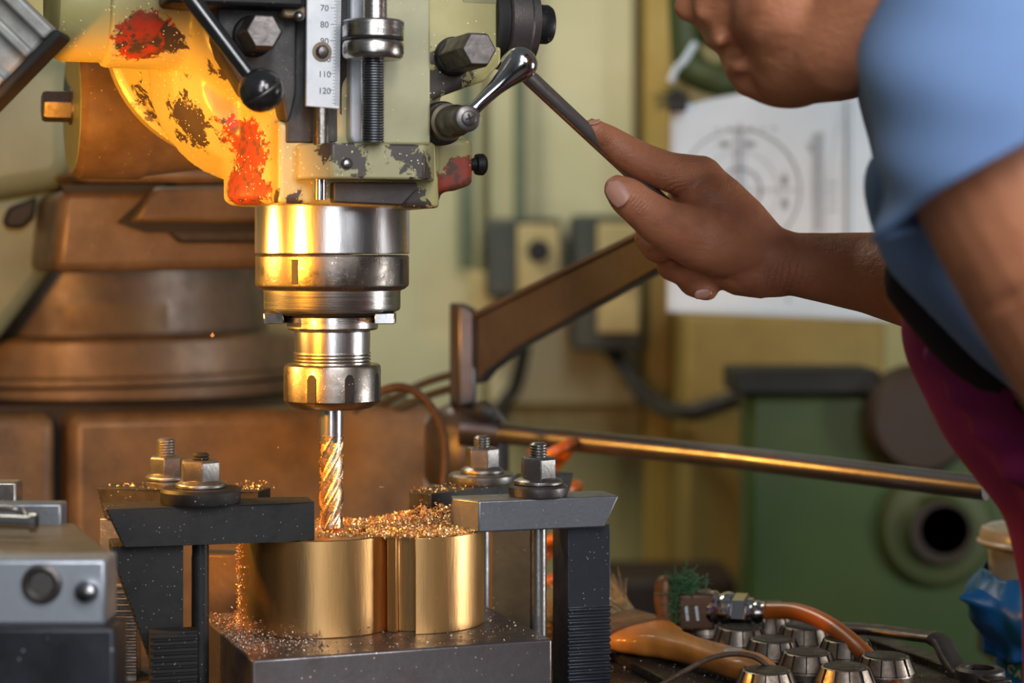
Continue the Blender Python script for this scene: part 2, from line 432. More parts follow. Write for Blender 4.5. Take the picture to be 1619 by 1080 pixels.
# pale sheet-metal panels standing proud of the back wall
def wallpix(px0, py0, px1, py1, Y0_, Y1_):
    a = W(px0, py0, Y0_); b_ = W(px1, py1, Y0_)
    bm = B(); box(bm, ((a.x + b_.x) / 2, (Y0_ + Y1_) / 2, (a.z + b_.z) / 2), (abs(b_.x - a.x) / 2, abs(Y1_ - Y0_) / 2, abs(a.z - b_.z) / 2))
    return bm
pale = mat('pale_cream_panel', (.60, .58, .36), (.52, .48, .27), .5, 0, 3, 0)
O('wall_panel', wallpix(575, -330, 762, 1500, 2.97, 3.0), pale, bevel=.004, label='pale cream wall panel just right of the quill', cat='panel', group=None)
O('wall_panel', wallpix(772, -330, 1003, 640, 2.95, 3.0), pale, bevel=.004, label='pale cream upright panel behind the two switch boxes', cat='panel')
for px, y0, y1, r, lab in ((737, -330, 425, 13, 'grey-green conduit pipe on the wall left of the switch boxes'), (822, -330, 350, 10, 'thin grey conduit dropping into the left switch box')):
    bm = B(); tube(bm, [W(px, y0, 2.92), W(px, y1, 2.92)], r * 2.92 / F, 20)
    O('conduit_pipe', bm, M['sage'], label=lab, cat='pipe')

def switch_box(px, loc_lab, x0, x1, y0, y1, fx0, fx1, fy0, fy1, cover_lab):
    t = T('switch_box', loc_lab, 'switch box', W((x0 + x1) / 2, y1, 2.95))
    O('housing', wallpix(x0, y0, x1, y1, 2.78, 2.95), M['boxgrey'], t, bevel=.006)
    O('cover', wallpix(fx0, fy0, fx1, fy1, 2.765, 2.78), M['beige'], t, bevel=.004, label='beige front cover')
    bm = B(); c = W((fx0 + fx1) / 2, fy0 + (fy1 - fy0) * .38, 2.765)
    lathe(bm, [(.014, 0), (.016, .004), (.012, .02)], c, (0, -1, 0), 24)
    O('switch_knob', bm, M['black'], t)
switch_box(0, 'grey wall switch box with beige cover, left of the two', 768, 888, 345, 470, 818, 885, 355, 465, '')
switch_box(0, 'tall dark wall switch box partly hidden by the steel arm, right of the two', 905, 1018, 340, 555, 945, 1012, 352, 528, '')
# small box low on the wall below
O('junction_box', wallpix(745, 430, 790, 520, 2.86, 2.95), M['beige'], bevel=.004, label='small beige junction box low beside the left switch box', cat='junction box')
# black cable
bm = B(); tube(bm, spline([W(962, 545, 2.85), W(985, 580, 2.8), W(1030, 634, 2.70), W(1085, 652, 2.52), W(1150, 635, 2.50), W(1230, 610, 2.45)], 10), .0115, 14)
O('power_cable', bm, M['rubber'], label='thick black cable sagging from the right switch box', cat='cable')
bm = B(); tube(bm, spline([W(830, 545, 2.93), W(815, 610, 2.935), W(790, 650, 2.935), W(785, 740, 2.94)], 10), .010, 14)
O('power_cable', bm, M['rubber'], label='black cable hanging on the wall below the steel arm', cat='cable')

# yellow post and low box right of the switch boxes
ypost = mat('mustard_post', (.42, .29, .065), (.34, .22, .04), .55, 0, 5, 0)
O('post', wallpix(1022, -300, 1062, 1500, 2.86, 2.95), ypost, bevel=.004, label='mustard yellow upright post left of the drawing', cat='post')
O('cabinet', wallpix(1085, 500, 1400, 1300, 2.62, 2.9), mat('mustard_cabinet', (.36, .26, .07), (.26, .18, .045), .55, 0, 5, 0), bevel=.006, label='mustard cabinet showing under the drawing, above the green machine', cat='cabinet')
O('shade_box', wallpix(930, 915, 1165, 1300, 2.45, 2.60), M['brown'], bevel=.01, label='dark box standing for the shadow left of the green machine', cat='shade_box')  # dark box added where shadow lies low behind the table

# green machine (lathe headstock)
gm = T('green_machine', 'green painted machine body with black top tray and round spindle bore', 'machine', W(1400, 1500, 2.2))
def gpix(x0, y0, x1, y1, a=2.15, b=2.24): return wallpix(x0, y0, x1, y1, a, b)
O('body', gpix(1182, 622, 1900, 1900), M['green'], gm, bevel=.01)
O('top_tray', gpix(1160, 585, 1392, 624, 2.13, 2.24), M['black'], gm, bevel=.004, label='black top tray')
c0 = W(1462, 660, 2.13)
bm = B(); lathe(bm, [(.050, 0), (.057, .01), (.057, .05)], W(1460, 665, 2.10), (0, 1, 0), 48)
O('round_cover', bm, M['brown'], gm, label='dark brown round cover')
bm = B(); cc = W(1478, 835, 2.15)
lathe(bm, [(.034, -.03), (.040, -.020), (.056, -.018), (.062, -.012), (.062, 0), (.034, 0)], cc, (0, 1, 0), 48)
O('bore_flange', bm, M['darkgreen'], gm, bevel=0)
bm = B(); lathe(bm, [(.024, -.036), (.033, -.036), (.034, -.02), (.034, .0), (.024, 0)], cc, (0, 1, 0), 40)
O('bore_sleeve', bm, M['brown'], gm)
bm = B(); lathe(bm, [(.026, -.037), (.001, -.037)], cc + Vector((.003, 0, .003)), (0, 1, 0), 40)
O('bore_hole', bm, M['black'], gm)

# ---------------------------------------------------------------- drawing, clip, clip lamp
YP = 1.95
dr = T('technical_drawing', 'white sheet with a printed round part drawing, hung up behind the worker\'s hand', 'drawing', W(1215, 500, YP))
bm = B(); cols = 22; rows = 26
grid = []
for i in range(rows + 1):
    row = []
    for j in range(cols + 1):
        s = j / cols; t = i / rows
        x0_ = 1060 - 6 * t; x1_ = 1408
        px = x0_ + (x1_ - x0_) * s
        top = 172 - 34 * math.sin(min(1, s * 1.35) * math.pi * .62) + 4 * s
        py = top + (494 + 14 * s - top) * t
        row.append(W(px, py, YP + .012 * math.sin(t * 3) + .008 * math.sin(s * 5)))
    grid.append(row)
vs = [[bm.verts.new(p) for p in r] for r in grid]
for i in range(rows):
    for j in range(cols): bm.faces.new((vs[i][j], vs[i][j + 1], vs[i + 1][j + 1], vs[i + 1][j]))
pp = O('sheet', bm, M['paper'], dr)
so = pp.modifiers.new('s', 'SOLIDIFY'); so.thickness = .0004
# print on the sheet, following its surface
def sheetY(px, py):
    s = (px - 1058) / 350; t = (py - 150) / 350
    return YP + .012 * math.sin(max(0, t) * 3) + .008 * math.sin(s * 5) - .0012
bm = B()
def stroke(pts, wpx):
    for (a, b_) in zip(pts, pts[1:]):
        d = Vector((b_[0] - a[0], b_[1] - a[1])); L = d.length
        if L < 1e-6: continue
        nrm = Vector((-d.y, d.x)) / L * wpx / 2
        q = [(a[0] + nrm.x, a[1] + nrm.y), (b_[0] + nrm.x, b_[1] + nrm.y), (b_[0] - nrm.x, b_[1] - nrm.y), (a[0] - nrm.x, a[1] - nrm.y)]
        bm.faces.new([bm.verts.new(W(x, y, sheetY(x, y))) for x, y in q])
def circ(cx, cy, r, w_, a0=0, a1=360):
    n = 60; stroke([(cx + r * math.cos(R(a0 + (a1 - a0) * i / n)), cy + r * math.sin(R(a0 + (a1 - a0) * i / n))) for i in range(n + 1)], w_)
circ(1170, 300, 95, 3); circ(1170, 300, 33, 4); circ(1170, 300, 60, 1)
stroke([(1170, 195), (1170, 405)], 3); stroke([(1075, 300), (1265, 300)], 1.4); stroke([(1163, 200), (1163, 300)], 1.6); stroke([(1177, 200), (1177, 300)], 1.6)
for x, y, h in ((1146, 228, 1), (1186, 228, 1), (1241, 285, 0), (1241, 322, 0)):
    stroke([(x - 12, y), (x + 12, y)] if h else [(x, y - 13), (x, y + 13)], 2.4)
    stroke([(x - 5, y - 5), (x + 5, y + 5)], 4.5); stroke([(x + 5, y - 5), (x - 5, y + 5)], 4.5)
for x, w_ in ((1287, 2), (1301, 2), (1338, 4), (1346, 1.6), (1294, 1.2)): stroke([(x, 210 if x < 1310 else 160), (x, 372 if x < 1310 else 480)], w_)
for k in range(26): stroke([(1287, 214 + k * 6), (1301, 209 + k * 6)], 1.8)
for k in range(5): stroke([(1276 + k, 228 + k * 3), (1286, 228 + k * 3)], 1.4)
for k in range(4): stroke([(1310, 290 + k * 14), (1324, 290 + k * 14)], 3)
for k in range(6): stroke([(1130 + k * 18, 205 - 3 * (k % 2)), (1138 + k * 18, 204)], 3)
stroke([(1075, 440), (1280, 440)], 1.2); stroke([(1245, 470), (1247, 478)], 3)
O('printed_lines', bm, M['pencil'], dr, label='grey printed circles and dimension lines')
bm = B(); tube(bm, [W(1250, 250, YP + .042), W(1250, 250, YP + .20)], .004, 12); q = W(1250, 250, YP + .20); tube(bm, [q, Vector((q.x, 3.0, q.z))], .006, 12); box(bm, W(1250, 250, YP + .040), (.05, .002, .03)); O('wall_bracket', bm, M['black'], dr)
bm = B(); box(bm, W(1071, 163, YP - .012), (.0085, .009, .0085)); tube(bm, [W(1064, 150, YP - .02), W(1078, 150, YP - .02)], .004, 12)
O('binder_clip', bm, M['black'], bevel=.001, label='small black binder clip on the drawing\'s upper left corner', cat='clip')
# dark green clutter behind the paper (bundled hanging cable + fibre)
hk = T('hanging_rag', 'dark green rag and fibres hanging above the drawing', 'rag', W(1110, 150, 2.15))
bm = B(); chain(bm, [(1078, -60, 2.12, 26), (1080, 40, 2.12, 24), (1088, 110, 2.12, 26), (1130, 128, 2.1, 26), (1175, 120, 2.12, 30), (1185, 40, 2.14, 50), (1120, 40, 2.16, 34)])
rg = O('rag', bm, M['darkgreen'], hk); remeshed(rg, .006, 4)
bm = B(); tube(bm, spline([W(1098, 70, 2.05), W(1082, 95, 2.03), W(1068, 110, 2.03), W(1060, 130, 2.03)], 8), .0035, 10)
O('cord', bm, M['paper'], hk, label='pale cord')
bm = B(); random.seed(3)
for k in range(46):
    a = W(1078 + random.uniform(-4, 14), 160 + random.uniform(-12, 6), 2.03); b_ = a + Vector((-random.uniform(.008, .030), random.uniform(-.01, .01), random.uniform(-.014, .012)))
    tube(bm, [a, (a + b_) / 2 + Vector((0, 0, .003)), b_], .0006, 5)
O('fibres', bm, M['darkgreen'], hk, kind='stuff', label='frayed dark fibres')

# ================================================================ MILL COLUMN, TURRET (soft background, left)
mc = T('milling_machine_column', 'brown oily milling machine column with turret rings and sage green ram casting, behind the tool', 'machine column', W(250, 1700, 1.5))
YC = 1.46
bm = B()
a = mw(-.60, .33, ZC - .37)
# knee/column front: two blocks with a groove between them (faces square to the machine)
def colblock(px0, px1, py0, py1, v0, v1, name, m, bev=.006):
    u0, _ = mp(px0, 700, v0); u1, _ = mp(px1, 700, v0); _, z1 = mp(px0, py0, v0); _, z0 = mp(px0, py1, v0)
    bm = B(); mbox(bm, u0, u1, v0, v1, z0, z1); return O(name, bm, m, mc, bevel=bev)
VB = .42
front_bm = B(); front(front_bm, [(108, 655), (400, 650), (690, 640), (688, 1300), (108, 1300)], VB, VB + .3)
O('column', front_bm, M['rustcast'], mc, bevel=.010, bseg=3)
front_bm = B(); front(front_bm, [(-200, 656), (88, 656), (88, 1300), (-200, 1300)], VB, VB + .3)
O('column_flange', front_bm, M['rustcast'], mc, bevel=.010, bseg=3)
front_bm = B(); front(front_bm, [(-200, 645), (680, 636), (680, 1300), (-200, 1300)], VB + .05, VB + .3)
O('column_web', front_bm, M['blackox'], mc, label='groove between the column faces, coloured black for its shade')  # black colour stands in for the shade inside the groove
# turret: stacked rings about a vertical axis
tc_ = W(120, 500, 1.80); tc_.z = 0
def zc(py, Y=1.47): return ZC - (py - HY) * Y / F
rr_ = 0.205
bm = B(); lathe(bm, [(rr_ - .01, zc(633)), (rr_ + .006, zc(630)), (rr_ + .006, zc(618)), (rr_, zc(614)), (rr_, zc(556)), (rr_ - .004, zc(548)), (rr_ - .02, zc(545))], tc_, Z, 96)
O('turret_ring', bm, M['rustcast'], mc)
bm = B(); lathe(bm, [(rr_ + .002, zc(664)), (rr_ + .002, zc(636)), (.1, zc(634))], tc_, Z, 96)
O('graduated_ring', bm, M['rustcast'], mc)
r2 = .172
bm = B(); lathe(bm, [(r2, zc(546)), (r2, zc(430)), (r2 - .004, zc(424)), (r2 - .004, zc(405))], tc_ , Z, 96)
O('turret', bm, M['browncast'], mc)
bm = B()
n = 14; a0, a1 = R(-81), R(-52); ri, ro = r2 - .001, r2 + .0016
rows_ = []
for i in range(n + 1):
    t = a0 + (a1 - a0) * i / n
    rows_.append([bm.verts.new(tc_ + Vector((math.cos(t) * r_, math.sin(t) * r_, z_))) for r_, z_ in ((ri, zc(540)), (ro, zc(540)), (ro, zc(490)), (ri, zc(490)))])
ring_bridge(bm, rows_)
O('nameplate', bm, M['nameplate'], mc, label='dull brass plate riveted to the turret')
# dovetail slide
bm = B(); front(bm, [(96, 300), (400, 292), (560, 292), (560, 422), (82, 432)], .34, .62)
O('dovetail_base', bm, M['browncast'], mc, bevel=.008, bseg=3)
bm = B(); front(bm, [(245, 296), (560, 288), (560, 352), (205, 352)], .328, .36)
O('dovetail_gib', bm, M['browncast'], mc, bevel=.004)
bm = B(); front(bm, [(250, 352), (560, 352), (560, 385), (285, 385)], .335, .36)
O('gib_shade_step', bm, M['plate'], mc, bevel=.003)  # dark strip stands in for the shade below the gib
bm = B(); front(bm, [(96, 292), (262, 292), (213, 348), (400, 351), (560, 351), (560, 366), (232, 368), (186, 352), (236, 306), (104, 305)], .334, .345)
O('dovetail_gap_shade', bm, M['black'], mc, label='black plate standing for the shade in the dovetail gap')  # thin black plate on the dovetail face, painting the shade of the gap
bm = B(); front(bm, [(110, 268), (560, 262), (560, 292), (135, 292)], .36, .6)
O('ram_way', bm, M['rustcast'], mc, bevel=.006)
# sage green ram casting on the far left
rm = mc
bm = B(); front(bm, [(-260, 60), (122, 88), (122, 270), (96, 300), (-260, 360)], .46, .8)
O('ram_casting', bm, M['sage'], rm, label='sage green casting', bevel=.018, bseg=4)
bm = B(); front(bm, [(-260, 330), (98, 296), (82, 430), (-5, 545), (-260, 560)], .475, .8)
O('ram_casting', bm, M['sage'], rm, label='sage green casting', bevel=.012, bseg=4)
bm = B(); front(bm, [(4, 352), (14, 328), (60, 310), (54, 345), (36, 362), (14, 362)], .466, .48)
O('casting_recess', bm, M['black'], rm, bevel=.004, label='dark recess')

# ribbed grey aluminium housing, top left corner
rh = T('ribbed_housing', 'grey ribbed aluminium housing hanging tilted in the top left corner', 'housing', W(10, 60, 1.05))
YH = 1.00
A_ = (Vector((.72, 0, -.70))).normalized(); B_ = Vector((.70, 0, .72)).normalized()   # A runs down-right, B up-right
def hb(ca, cb, ha, hb_, y0, y1, nm, m, bev=.0015):
    c = W(0, 130, YH); p = c + A_ * ca + B_ * cb; p.y = (y0 + y1) / 2
    bm = B(); box(bm, p, (ha, hb_, (y1 - y0) / 2), (A_, B_, Vector((0, 1, 0)))); return O(nm, bm, m, rh, bevel=bev)
hb(-.050, .001, .050, .036, YH + .006, YH + .026, 'shell', M['aluhouse'], .003)
for cb, hw in ((.034, .004), (.020, .003), (.0, .0030), (-.024, .003)):
    hb(-.0495, cb, .050, hw * .9, YH, YH + .010, 'rib', M['aluhouse'])
hb(.0035, .002, .0024, .037, YH - .001, YH + .022, 'rim', M['rimblack'])
# ================================================================ MILLING HEAD
hl = mw(0, 0, ZC + .0267)
def rel(px, py, v): p = MP(px, py, v) - hl; return tuple(p)
M['headpaint'] = casting_paint('chipped_cream_machine_paint', (.37, .33, .135),
    [(rel(362, 235, -.03), .030, 'r'), (rel(380, 300, -.04), .026, 'r'), (rel(362, 315, -.02), .03, 'r'), (rel(232, 66, -.03), .024, 'r'), (rel(210, 90, -.03), .022, 'd'), (rel(335, 130, -.04), .020, 'd'),
     (rel(270, 70, -.03), .016, 'd'), (rel(340, 120, -.05), .012, 'r'), (rel(690, 310, -.03), .02, 'r'), (rel(735, 290, -.03), .022, 'r'), (rel(700, 120, -.045), .030, 'd'), (rel(300, 190, 0), .03, 'd'), (rel(660, 325, -.058), .02, 'd'), (rel(690, 320, -.04), .018, 'd'), (rel(425, 322, -.055), .016, 'd'), (rel(470, 324, -.058), .014, 'd'), (rel(385, 322, -.04), .014, 'd'), (rel(365, 318, -.02), .012, 'd'), (rel(265, 150, .05), .03, 'd'), (rel(320, 190, .03), .028, 'd')], .63)
M['bracketpaint'] = casting_paint('worn_bracket_paint', (.34, .32, .17), [(rel(560, 255, -.082), .018, 'd'), (rel(640, 235, -.082), .02, 'd'), (rel(670, 262, -.082), .022, 'd'), (rel(535, 240, -.082), .02, 'd')], .64)
M['slidepaint'] = mat('cream_green_paint', (.335, .32, .185), (.26, .245, .135), .34, 0, 26, .12, .5, specks=(330, .14, (.62, .6, .48)), thresh=(.4, .8))
hd = T('milling_head', 'milling head casting in chipped cream paint with depth scale, bolts and crank', 'milling machine head', hl)
def zy(py): return ZC - (py - HY) * Y0 / F
# --- main casting: fused volumes
bm = B()
lathe(bm, [(.056, zy(326)), (.0605, zy(318)), (.0605, zy(150)), (.058, zy(60)), (.058, zy(-60))], mw(0, 0, 0), Z, 64)
cu, cz = mp(405, 35, 0)
lathe(bm, [(.030, -.045), (.040, -.04), (.052, -.01), (.060, .03), (.070, .060), (.070, .075)], mw(cu, 0, cz), V, 64)
lathe(bm, [(.040, -.02), (.052, .0), (.060, .03)], mw(cu + .005, 0, cz - .03), V, 48)
nu, nz = mp(160, 0, .0)
lathe(bm, [(.0365, 0), (.0368, .06), (.045, .10)], mw(nu, 0, nz), U, 64)
# right side of the head and lower lobe
front(bm, [(640, -60), (640, 175), (700, 152), (768, 128), (793, 100), (800, -60)], -.046, .04)
front(bm, [(640, 222), (747, 218), (748, 292), (720, 302), (640, 306)], -.034, .02)
front(bm, [(440, 190), (690, 225), (697, 330), (440, 322)], -.058, 0)
casting = O('head_casting', bm, M['headpaint'], hd)
remeshed(casting, .0016, 7, .6)
# stub of the cross shaft on the left
bm = B(); nu2, _ = mp(78, 0, .0)
lathe(bm, [(.028, -.0), (.0320, .002), (.0338, .006), (.0338, nu - nu2 + .002)], mw(nu2, 0, nz), U, 64)
O('motor_cross_boss', bm, M['headpaint'], hd)
# swivel flange ring and ram adapter behind
bm = B(); lathe(bm, [(.070, .058), (.0735, .060), (.0735, .072), (.070, .074)], mw(cu, 0, cz), V, 72)
O('swivel_ring', bm, M['headpaint'], hd)
au, az = mp(232, 172, .14)
bm = B(); lathe(bm, [(.040, -.0), (.0435, .004), (.0435, .040), (.0415, .044), (.036, .085), (.034, .13)], mw(au - .045, .14, az), U, 64)
O('ram_adapter', bm, M['adapter'], hd)
bm = B(); lathe(bm, [(.0398, -.0006), (.0398, .001)], mw(au - .045, .14, az), U, 64); O('adapter_face', bm, M['sage'], hd)
bm = B(); hexnut(bm, mw(au - .043, .14, az), -U, .0098, .020, R(12)); lathe(bm, [(.011, -.002), (.011, .002)], mw(au - .045, .14, az), -U, 24)
O('adapter_bolt', bm, M['boltst'], hd, smooth=25, bevel=.0004)
# --- front plates
bm = B(); front(bm, [(342, -60), (343, 60), (352, 88), (368, 112), (390, 150), (446, 152), (450, 180), (455, 195), (462, 180), (469, 148), (471, -60)], -.062, -.040)
O('face_plate', bm, M['plate'], hd, bevel=.0015, label='charcoal cast face plate')
bm = B(); front(bm, [(452, -60), (452, 226), (602, 226), (602, -60)], -.059, -.040)
O('slot_plate', bm, M['plate'], hd, bevel=.001)
bm = B(); front(bm, [(600, -60), (600, 229), (681, 229), (681, -60)], -.067, -.040)
O('slide_cover', bm, M['slidepaint'], hd, bevel=.0015)
bm = B(); front(bm, [(536, -60), (536, 180), (548, 205), (575, 226), (602, 226), (602, -60)], -.0595, -.055)
O('slot_bottom', bm, M['plate'], hd, bevel=.001)
bm = B(); front(bm, [(555, -60), (554, 215), (560, 226), (574, 226), (574, -60)], -.069, -.060)
O('guide_strip', bm, M['strip'], hd, bevel=.0012, label='bright steel guide strip')
bm = B(); front(bm, [(268, -80), (268, 2), (300, 6), (482, 12), (482, -80)], -.082, -.050)
O('top_bar', bm, M['blackox'], hd, bevel=.002)
bm = B(); front(bm, [(448, 10), (446, 22), (452, 28), (484, 28), (484, 10)], -.074, -.058)
O('stop_block', bm, M['rustcast'], hd, bevel=.0015)
bm = B(); sphere(bm, MP(473, 26, -.076), .0028); O('stop_pin', bm, M['nut'], hd)
# --- hex bolts
def face_bolt(px, py, v, L, r, rw, rot):
    bm = B(); p = MP(px, py, v); p = p
    hexnut(bm, p, -V, r, L, rot, .02); o = O('hex_bolt', bm, M['boltst'], hd, smooth=25, bevel=.0006)
    bm = B(); lathe(bm, [(rw, 0), (rw * 1.02, .002), (rw * .96, .005), (rw * .8, .006)], p, -V, 40)
    O('bolt_collar', bm, M['blackox'], hd)
    return o
face_bolt(399, 58, -.061, .028, .0102, .0108, R(0))
face_bolt(716, 90, -.046, .045, .0104, .0108, R(0))
# --- depth scale
ds_ = B(); VS = -.076
front(ds_, [(486, -70), (484, 168), (537, 172.5), (541, -70)], VS, VS + .003)
dsc = O('depth_scale', ds_, M['scale'], hd, bevel=.0005, label='white depth scale')
bm = B()
for k in range(-14, 34):
    y = 12 + k * 2.6 * 2; 
    for L_, yy in (((16 if k % 5 == 0 else 10), y), (7, y + 2.6)):
        if yy > 166 or yy < -60: continue
        x1 = 539.6 - (yy + 60) * .016; 
        front(bm, [(x1 - L_, yy), (x1, yy), (x1, yy + .9), (x1 - L_, yy + .9)], VS - .0001, VS + .0003)
O('graduations', bm, M['ink'], dsc)
for k, s in enumerate(('60', '70', '80', '90', '100', '110', '120')):
    y = -13 + k * 26.2
    if s == '100': y += 2
    text('numeral', s, .0046, MP(513, y, VS) - V * .0001, U, Z, M['ink'], dsc)
bm = B(); p = MP(509, 82, VS); lathe(bm, [(.0052, .0), (.0052, .0004)], p, -V, 28)
O('rust_ring', bm, M['rustcast'], dsc)
bm = B(); lathe(bm, [(.0034, .0), (.0034, .0014), (.0024, .0028), (.0006, .0033)], p, -V, 24); O('screw', bm, M['boltst'], dsc)
# rod below scale
def vrod(px, y0, y1, r, v, nm, m, prof=None):
    u, _ = mp(px, 150, v); _, z0 = mp(px, y1, v); _, z1 = mp(px, y0, v)
    bm = B()
    lathe(bm, prof(z1 - z0) if prof else [(r, 0), (r, z1 - z0)], mw(u, v, z0), Z, 40); return O(nm, bm, m, hd)
vrod(508, 165, 230, .0045, -.071, 'guide_rod', M['ringst'])
# depth screw with dial nut
VD = -.087
vrod(590, 84, 226, .0057, VD, 'depth_screw', M['threadst'], lambda h: sum([[(.0049, i * .0014), (.0058, i * .0014 + .0005), (.0058, i * .0014 + .0009)] for i in range(int(h / .0014))], []))
vrod(592, -60, 36, .0066, VD, 'screw_sleeve', M['turned'])
u_, z_ = mp(590, 62, VD)
# dial nut
rd = .0160
bm = B(); zt = mp(590, 33, VD)[1]; zm = mp(590, 62, VD)[1]; zb = mp(590, 94, VD)[1]
lathe(bm, [(rd * .9, 0), (rd, .0008), (rd, zt - zm - .001), (rd * .95, zt - zm)], mw(u_, VD, zm), Z, 120)
dn = O('dial_ring', bm, M['turned'], hd)
bm = B(); lathe(bm, [(rd * .90, 0), (rd * .97, .0012), (rd, .003), (rd, zm - zb - .003), (rd * .97, zm - zb - .0016), (rd * .93, zm - zb - .001)], mw(u_, VD, zb), Z, 96)
O('lock_ring', bm, M['turned'], hd)
bm = B()
for k in range(100):
    t = 2 * math.pi * k / 100; d = Vector((math.cos(t), math.sin(t), 0)); s = d.cross(Z)
    L_ = .0022 if k % 10 else .0038
    box(bm, mw(u_, VD, zt - .0008 - L_ / 2) + d * rd, (.00008, .00012, L_ / 2), (s, d, Z))
O('dial_marks', bm, M['ink'], dn)
for k, s in enumerate(('80', '70', '60')):
    t = R(-106 + 33 * k); d = Vector((math.cos(t), math.sin(t), 0)); text('numeral', s, .0042, mw(u_, VD, zt - .0068) + d * (rd + .0002), Z.cross(d), Z, M['ink'], dn)
bm = B(); lathe(bm, [(rd * .97, 0), (rd * 1.005, .0006), (rd * .97, .0012)], mw(u_, VD, zm - .0008), Z, 96); O('knurled_band', bm, M['boltst'], hd)
# --- stop bracket
def upx(px, v): return mp(px, 250, v)[0]
zb0, zb1 = mp(600, 283, -.082)[1], mp(600, 227, -.082)[1]
outl = [(upx(525, -.082), -.082), (upx(671, -.082), -.082), (upx(688, -.070), -.068), (upx(686, -.05), -.05), (upx(466, -.05), -.05), (upx(470, -.064), -.064)]
bm = B(); prism(bm, outl, zb0, zb1, lambda a, b, d: mw(a, b, d)); br = O('stop_bracket', bm, M['bracketpaint'], hd, bevel=.0012)
bm = B(); p = MP(548, 259, -.082); lathe(bm, [(.0032, 0), (.0032, .0006)], p, -V, 24); O('screw_hole', bm, M['black'], br)
bm = B(); lathe(bm, [(.0019, 0), (.0019, .0014), (.001, .0018)], p - V * .0002, -V, 16); O('set_screw', bm, M['nut'], br)
bm = B(); front(bm, [(528, 288), (528, 320), (636, 325), (660, 300), (660, 288)], -.066, -.03)
O('lower_plate', bm, M['plate'], hd, bevel=.001)
vrod(505, 284, 316, .0034, -.064, 'plunger', M['chrome'])
# --- crank handle
VC0, VC1 = -.046, -.098
hu, hz = mp(690, 197, VC0)
bm = B(); lathe(bm, [(.0118, 0), (.0120, .002), (.0120, .012), (.0112, .014)], mw(hu, VC0, hz), -V, 48); O('crank_collar', bm, M['blackox'], hd)
bm = B(); lathe(bm, [(.0100, .012), (.0100, .022), (.0082, .0225), (.0082, .030)], mw(hu, VC0, hz), -V, 48); O('crank_bush', bm, M['rustcast'], hd)
bm = B(); lathe(bm, [(.0082, .026), (.0086, .028), (.0086, .036), (.0076, .038), (.0072, .040), (.0072, .052), (.0068, .0545), (.0056, .0552)], mw(hu, VC0, hz), -V, 48)
cr_ = O('crank_hub', bm, M['boltst'], hd)
pe = mw(hu, VC0 - .046, hz)
bm = B()
e = MP(826, 98, -.098)
d = (e - pe); pts = [pe + d * t for t in (.0, .12, .25, .40, .55, .70, .80, .88, .95, 1.0, 1.06, 1.12, 1.16)]
rads = [.0050, .0040, .0036, .0037, .0043, .0056, .0070, .0082, .0090, .0092, .0084, .0062, .0028]
tube(bm, pts, rads, 28); O('crank_handle', bm, M['chrome'], hd, smooth=60, label='polished crank handle with egg-shaped end')
bm = B(); q = mw(hu, VC0 - .0552, hz); lathe(bm, [(.0040, -.001), (.0040, .0010), (.0030, .0016)], q, -V, 24); cs = O('crank_screw', bm, M['boltst'], hd)
bm = B()
for ang in (20, 110):
    ax = U * math.cos(R(ang)) + Z * math.sin(R(ang)); box(bm, q - V * .0015, (.0024, .0005, .0004), (ax, V.cross(ax), V))
O('screw_slot', bm, M['black'], cs)
# --- feed hub discs on the right
fu, fz = mp(770, 35, -.028)
bm = B(); lathe(bm, [(.018, -.022), (.0195, -.020), (.0195, 0)], mw(fu, -.028, mp(770, -8, -.028)[1]), U, 56); O('worm_housing', bm, M['slidepaint'], hd)
bm = B(); lathe(bm, [(.024, -.001), (.024, .006)], mw(fu, -.028, fz), U, 56); O('hub_gap', bm, M['black'], hd)
bm = B(); lathe(bm, [(.0255, .006), (.0265, .007), (.0265, .018), (.0245, .020), (.0245, .024), (.015, .026)], mw(fu, -.028, fz), U, 64); O('feed_hub', bm, M['boltst'], hd)
bm = B(); lathe(bm, [(.008, .024), (.008, .028), (.0108, .029), (.0112, .031), (.0112, .036), (.010, .038), (.004, .0385)], mw(fu, -.028, fz), U, 36)
O('knurled_nut', bm, M['blackox'], hd)
bm = B(); u2, z2 = mp(746, 260, -.02); lathe(bm, [(.0035, -.004), (.0035, .002), (.0058, .0025), (.0062, .004), (.0062, .0065), (.005, .008), (.002, .0085)], mw(u2, -.02, z2), U, 28)
O('thumb_screw', bm, M['blackox'], hd)
# --- lock lever with black ball
bm = B(); p0 = MP(298, -8, -.088); p1 = MP(413, 143, -.100); dd = (p1 - p0)
tube(bm, [p0, p0 + dd * .3, p0 + dd * .62, p1], [.0046, .0043, .0040, .0036], 24); lv = O('lock_lever', bm, M['blacknob'], hd)
bm = B(); sphere(bm, p1, .0113, 4); bl = O('lever_ball', bm, M['blacknob'], lv, label='black ball knob')
bm = B(); nn = (Vector((.62, -.2, .74))).normalized()
dn_ = Vector((-.5, -.35, .8)).normalized(); lathe(bm, [(.01125, -.0007), (.01142, -.0003), (.01142, .0003), (.01125, .0007)], p1, dn_, 48); O('ball_seam', bm, M['boltst'], bl)
# --- feed lever (the bar the worker pulls)
bm = B(); f0 = W(800, 88, 1.085); f1 = W(1075, 345, 1.125)
tube(bm, [f0, f0.lerp(f1, .5), f1], [.0046, .0043, .0040], 28)
O('feed_lever', bm, M['leverst'], hd, label='steel feed lever bar held by the worker')

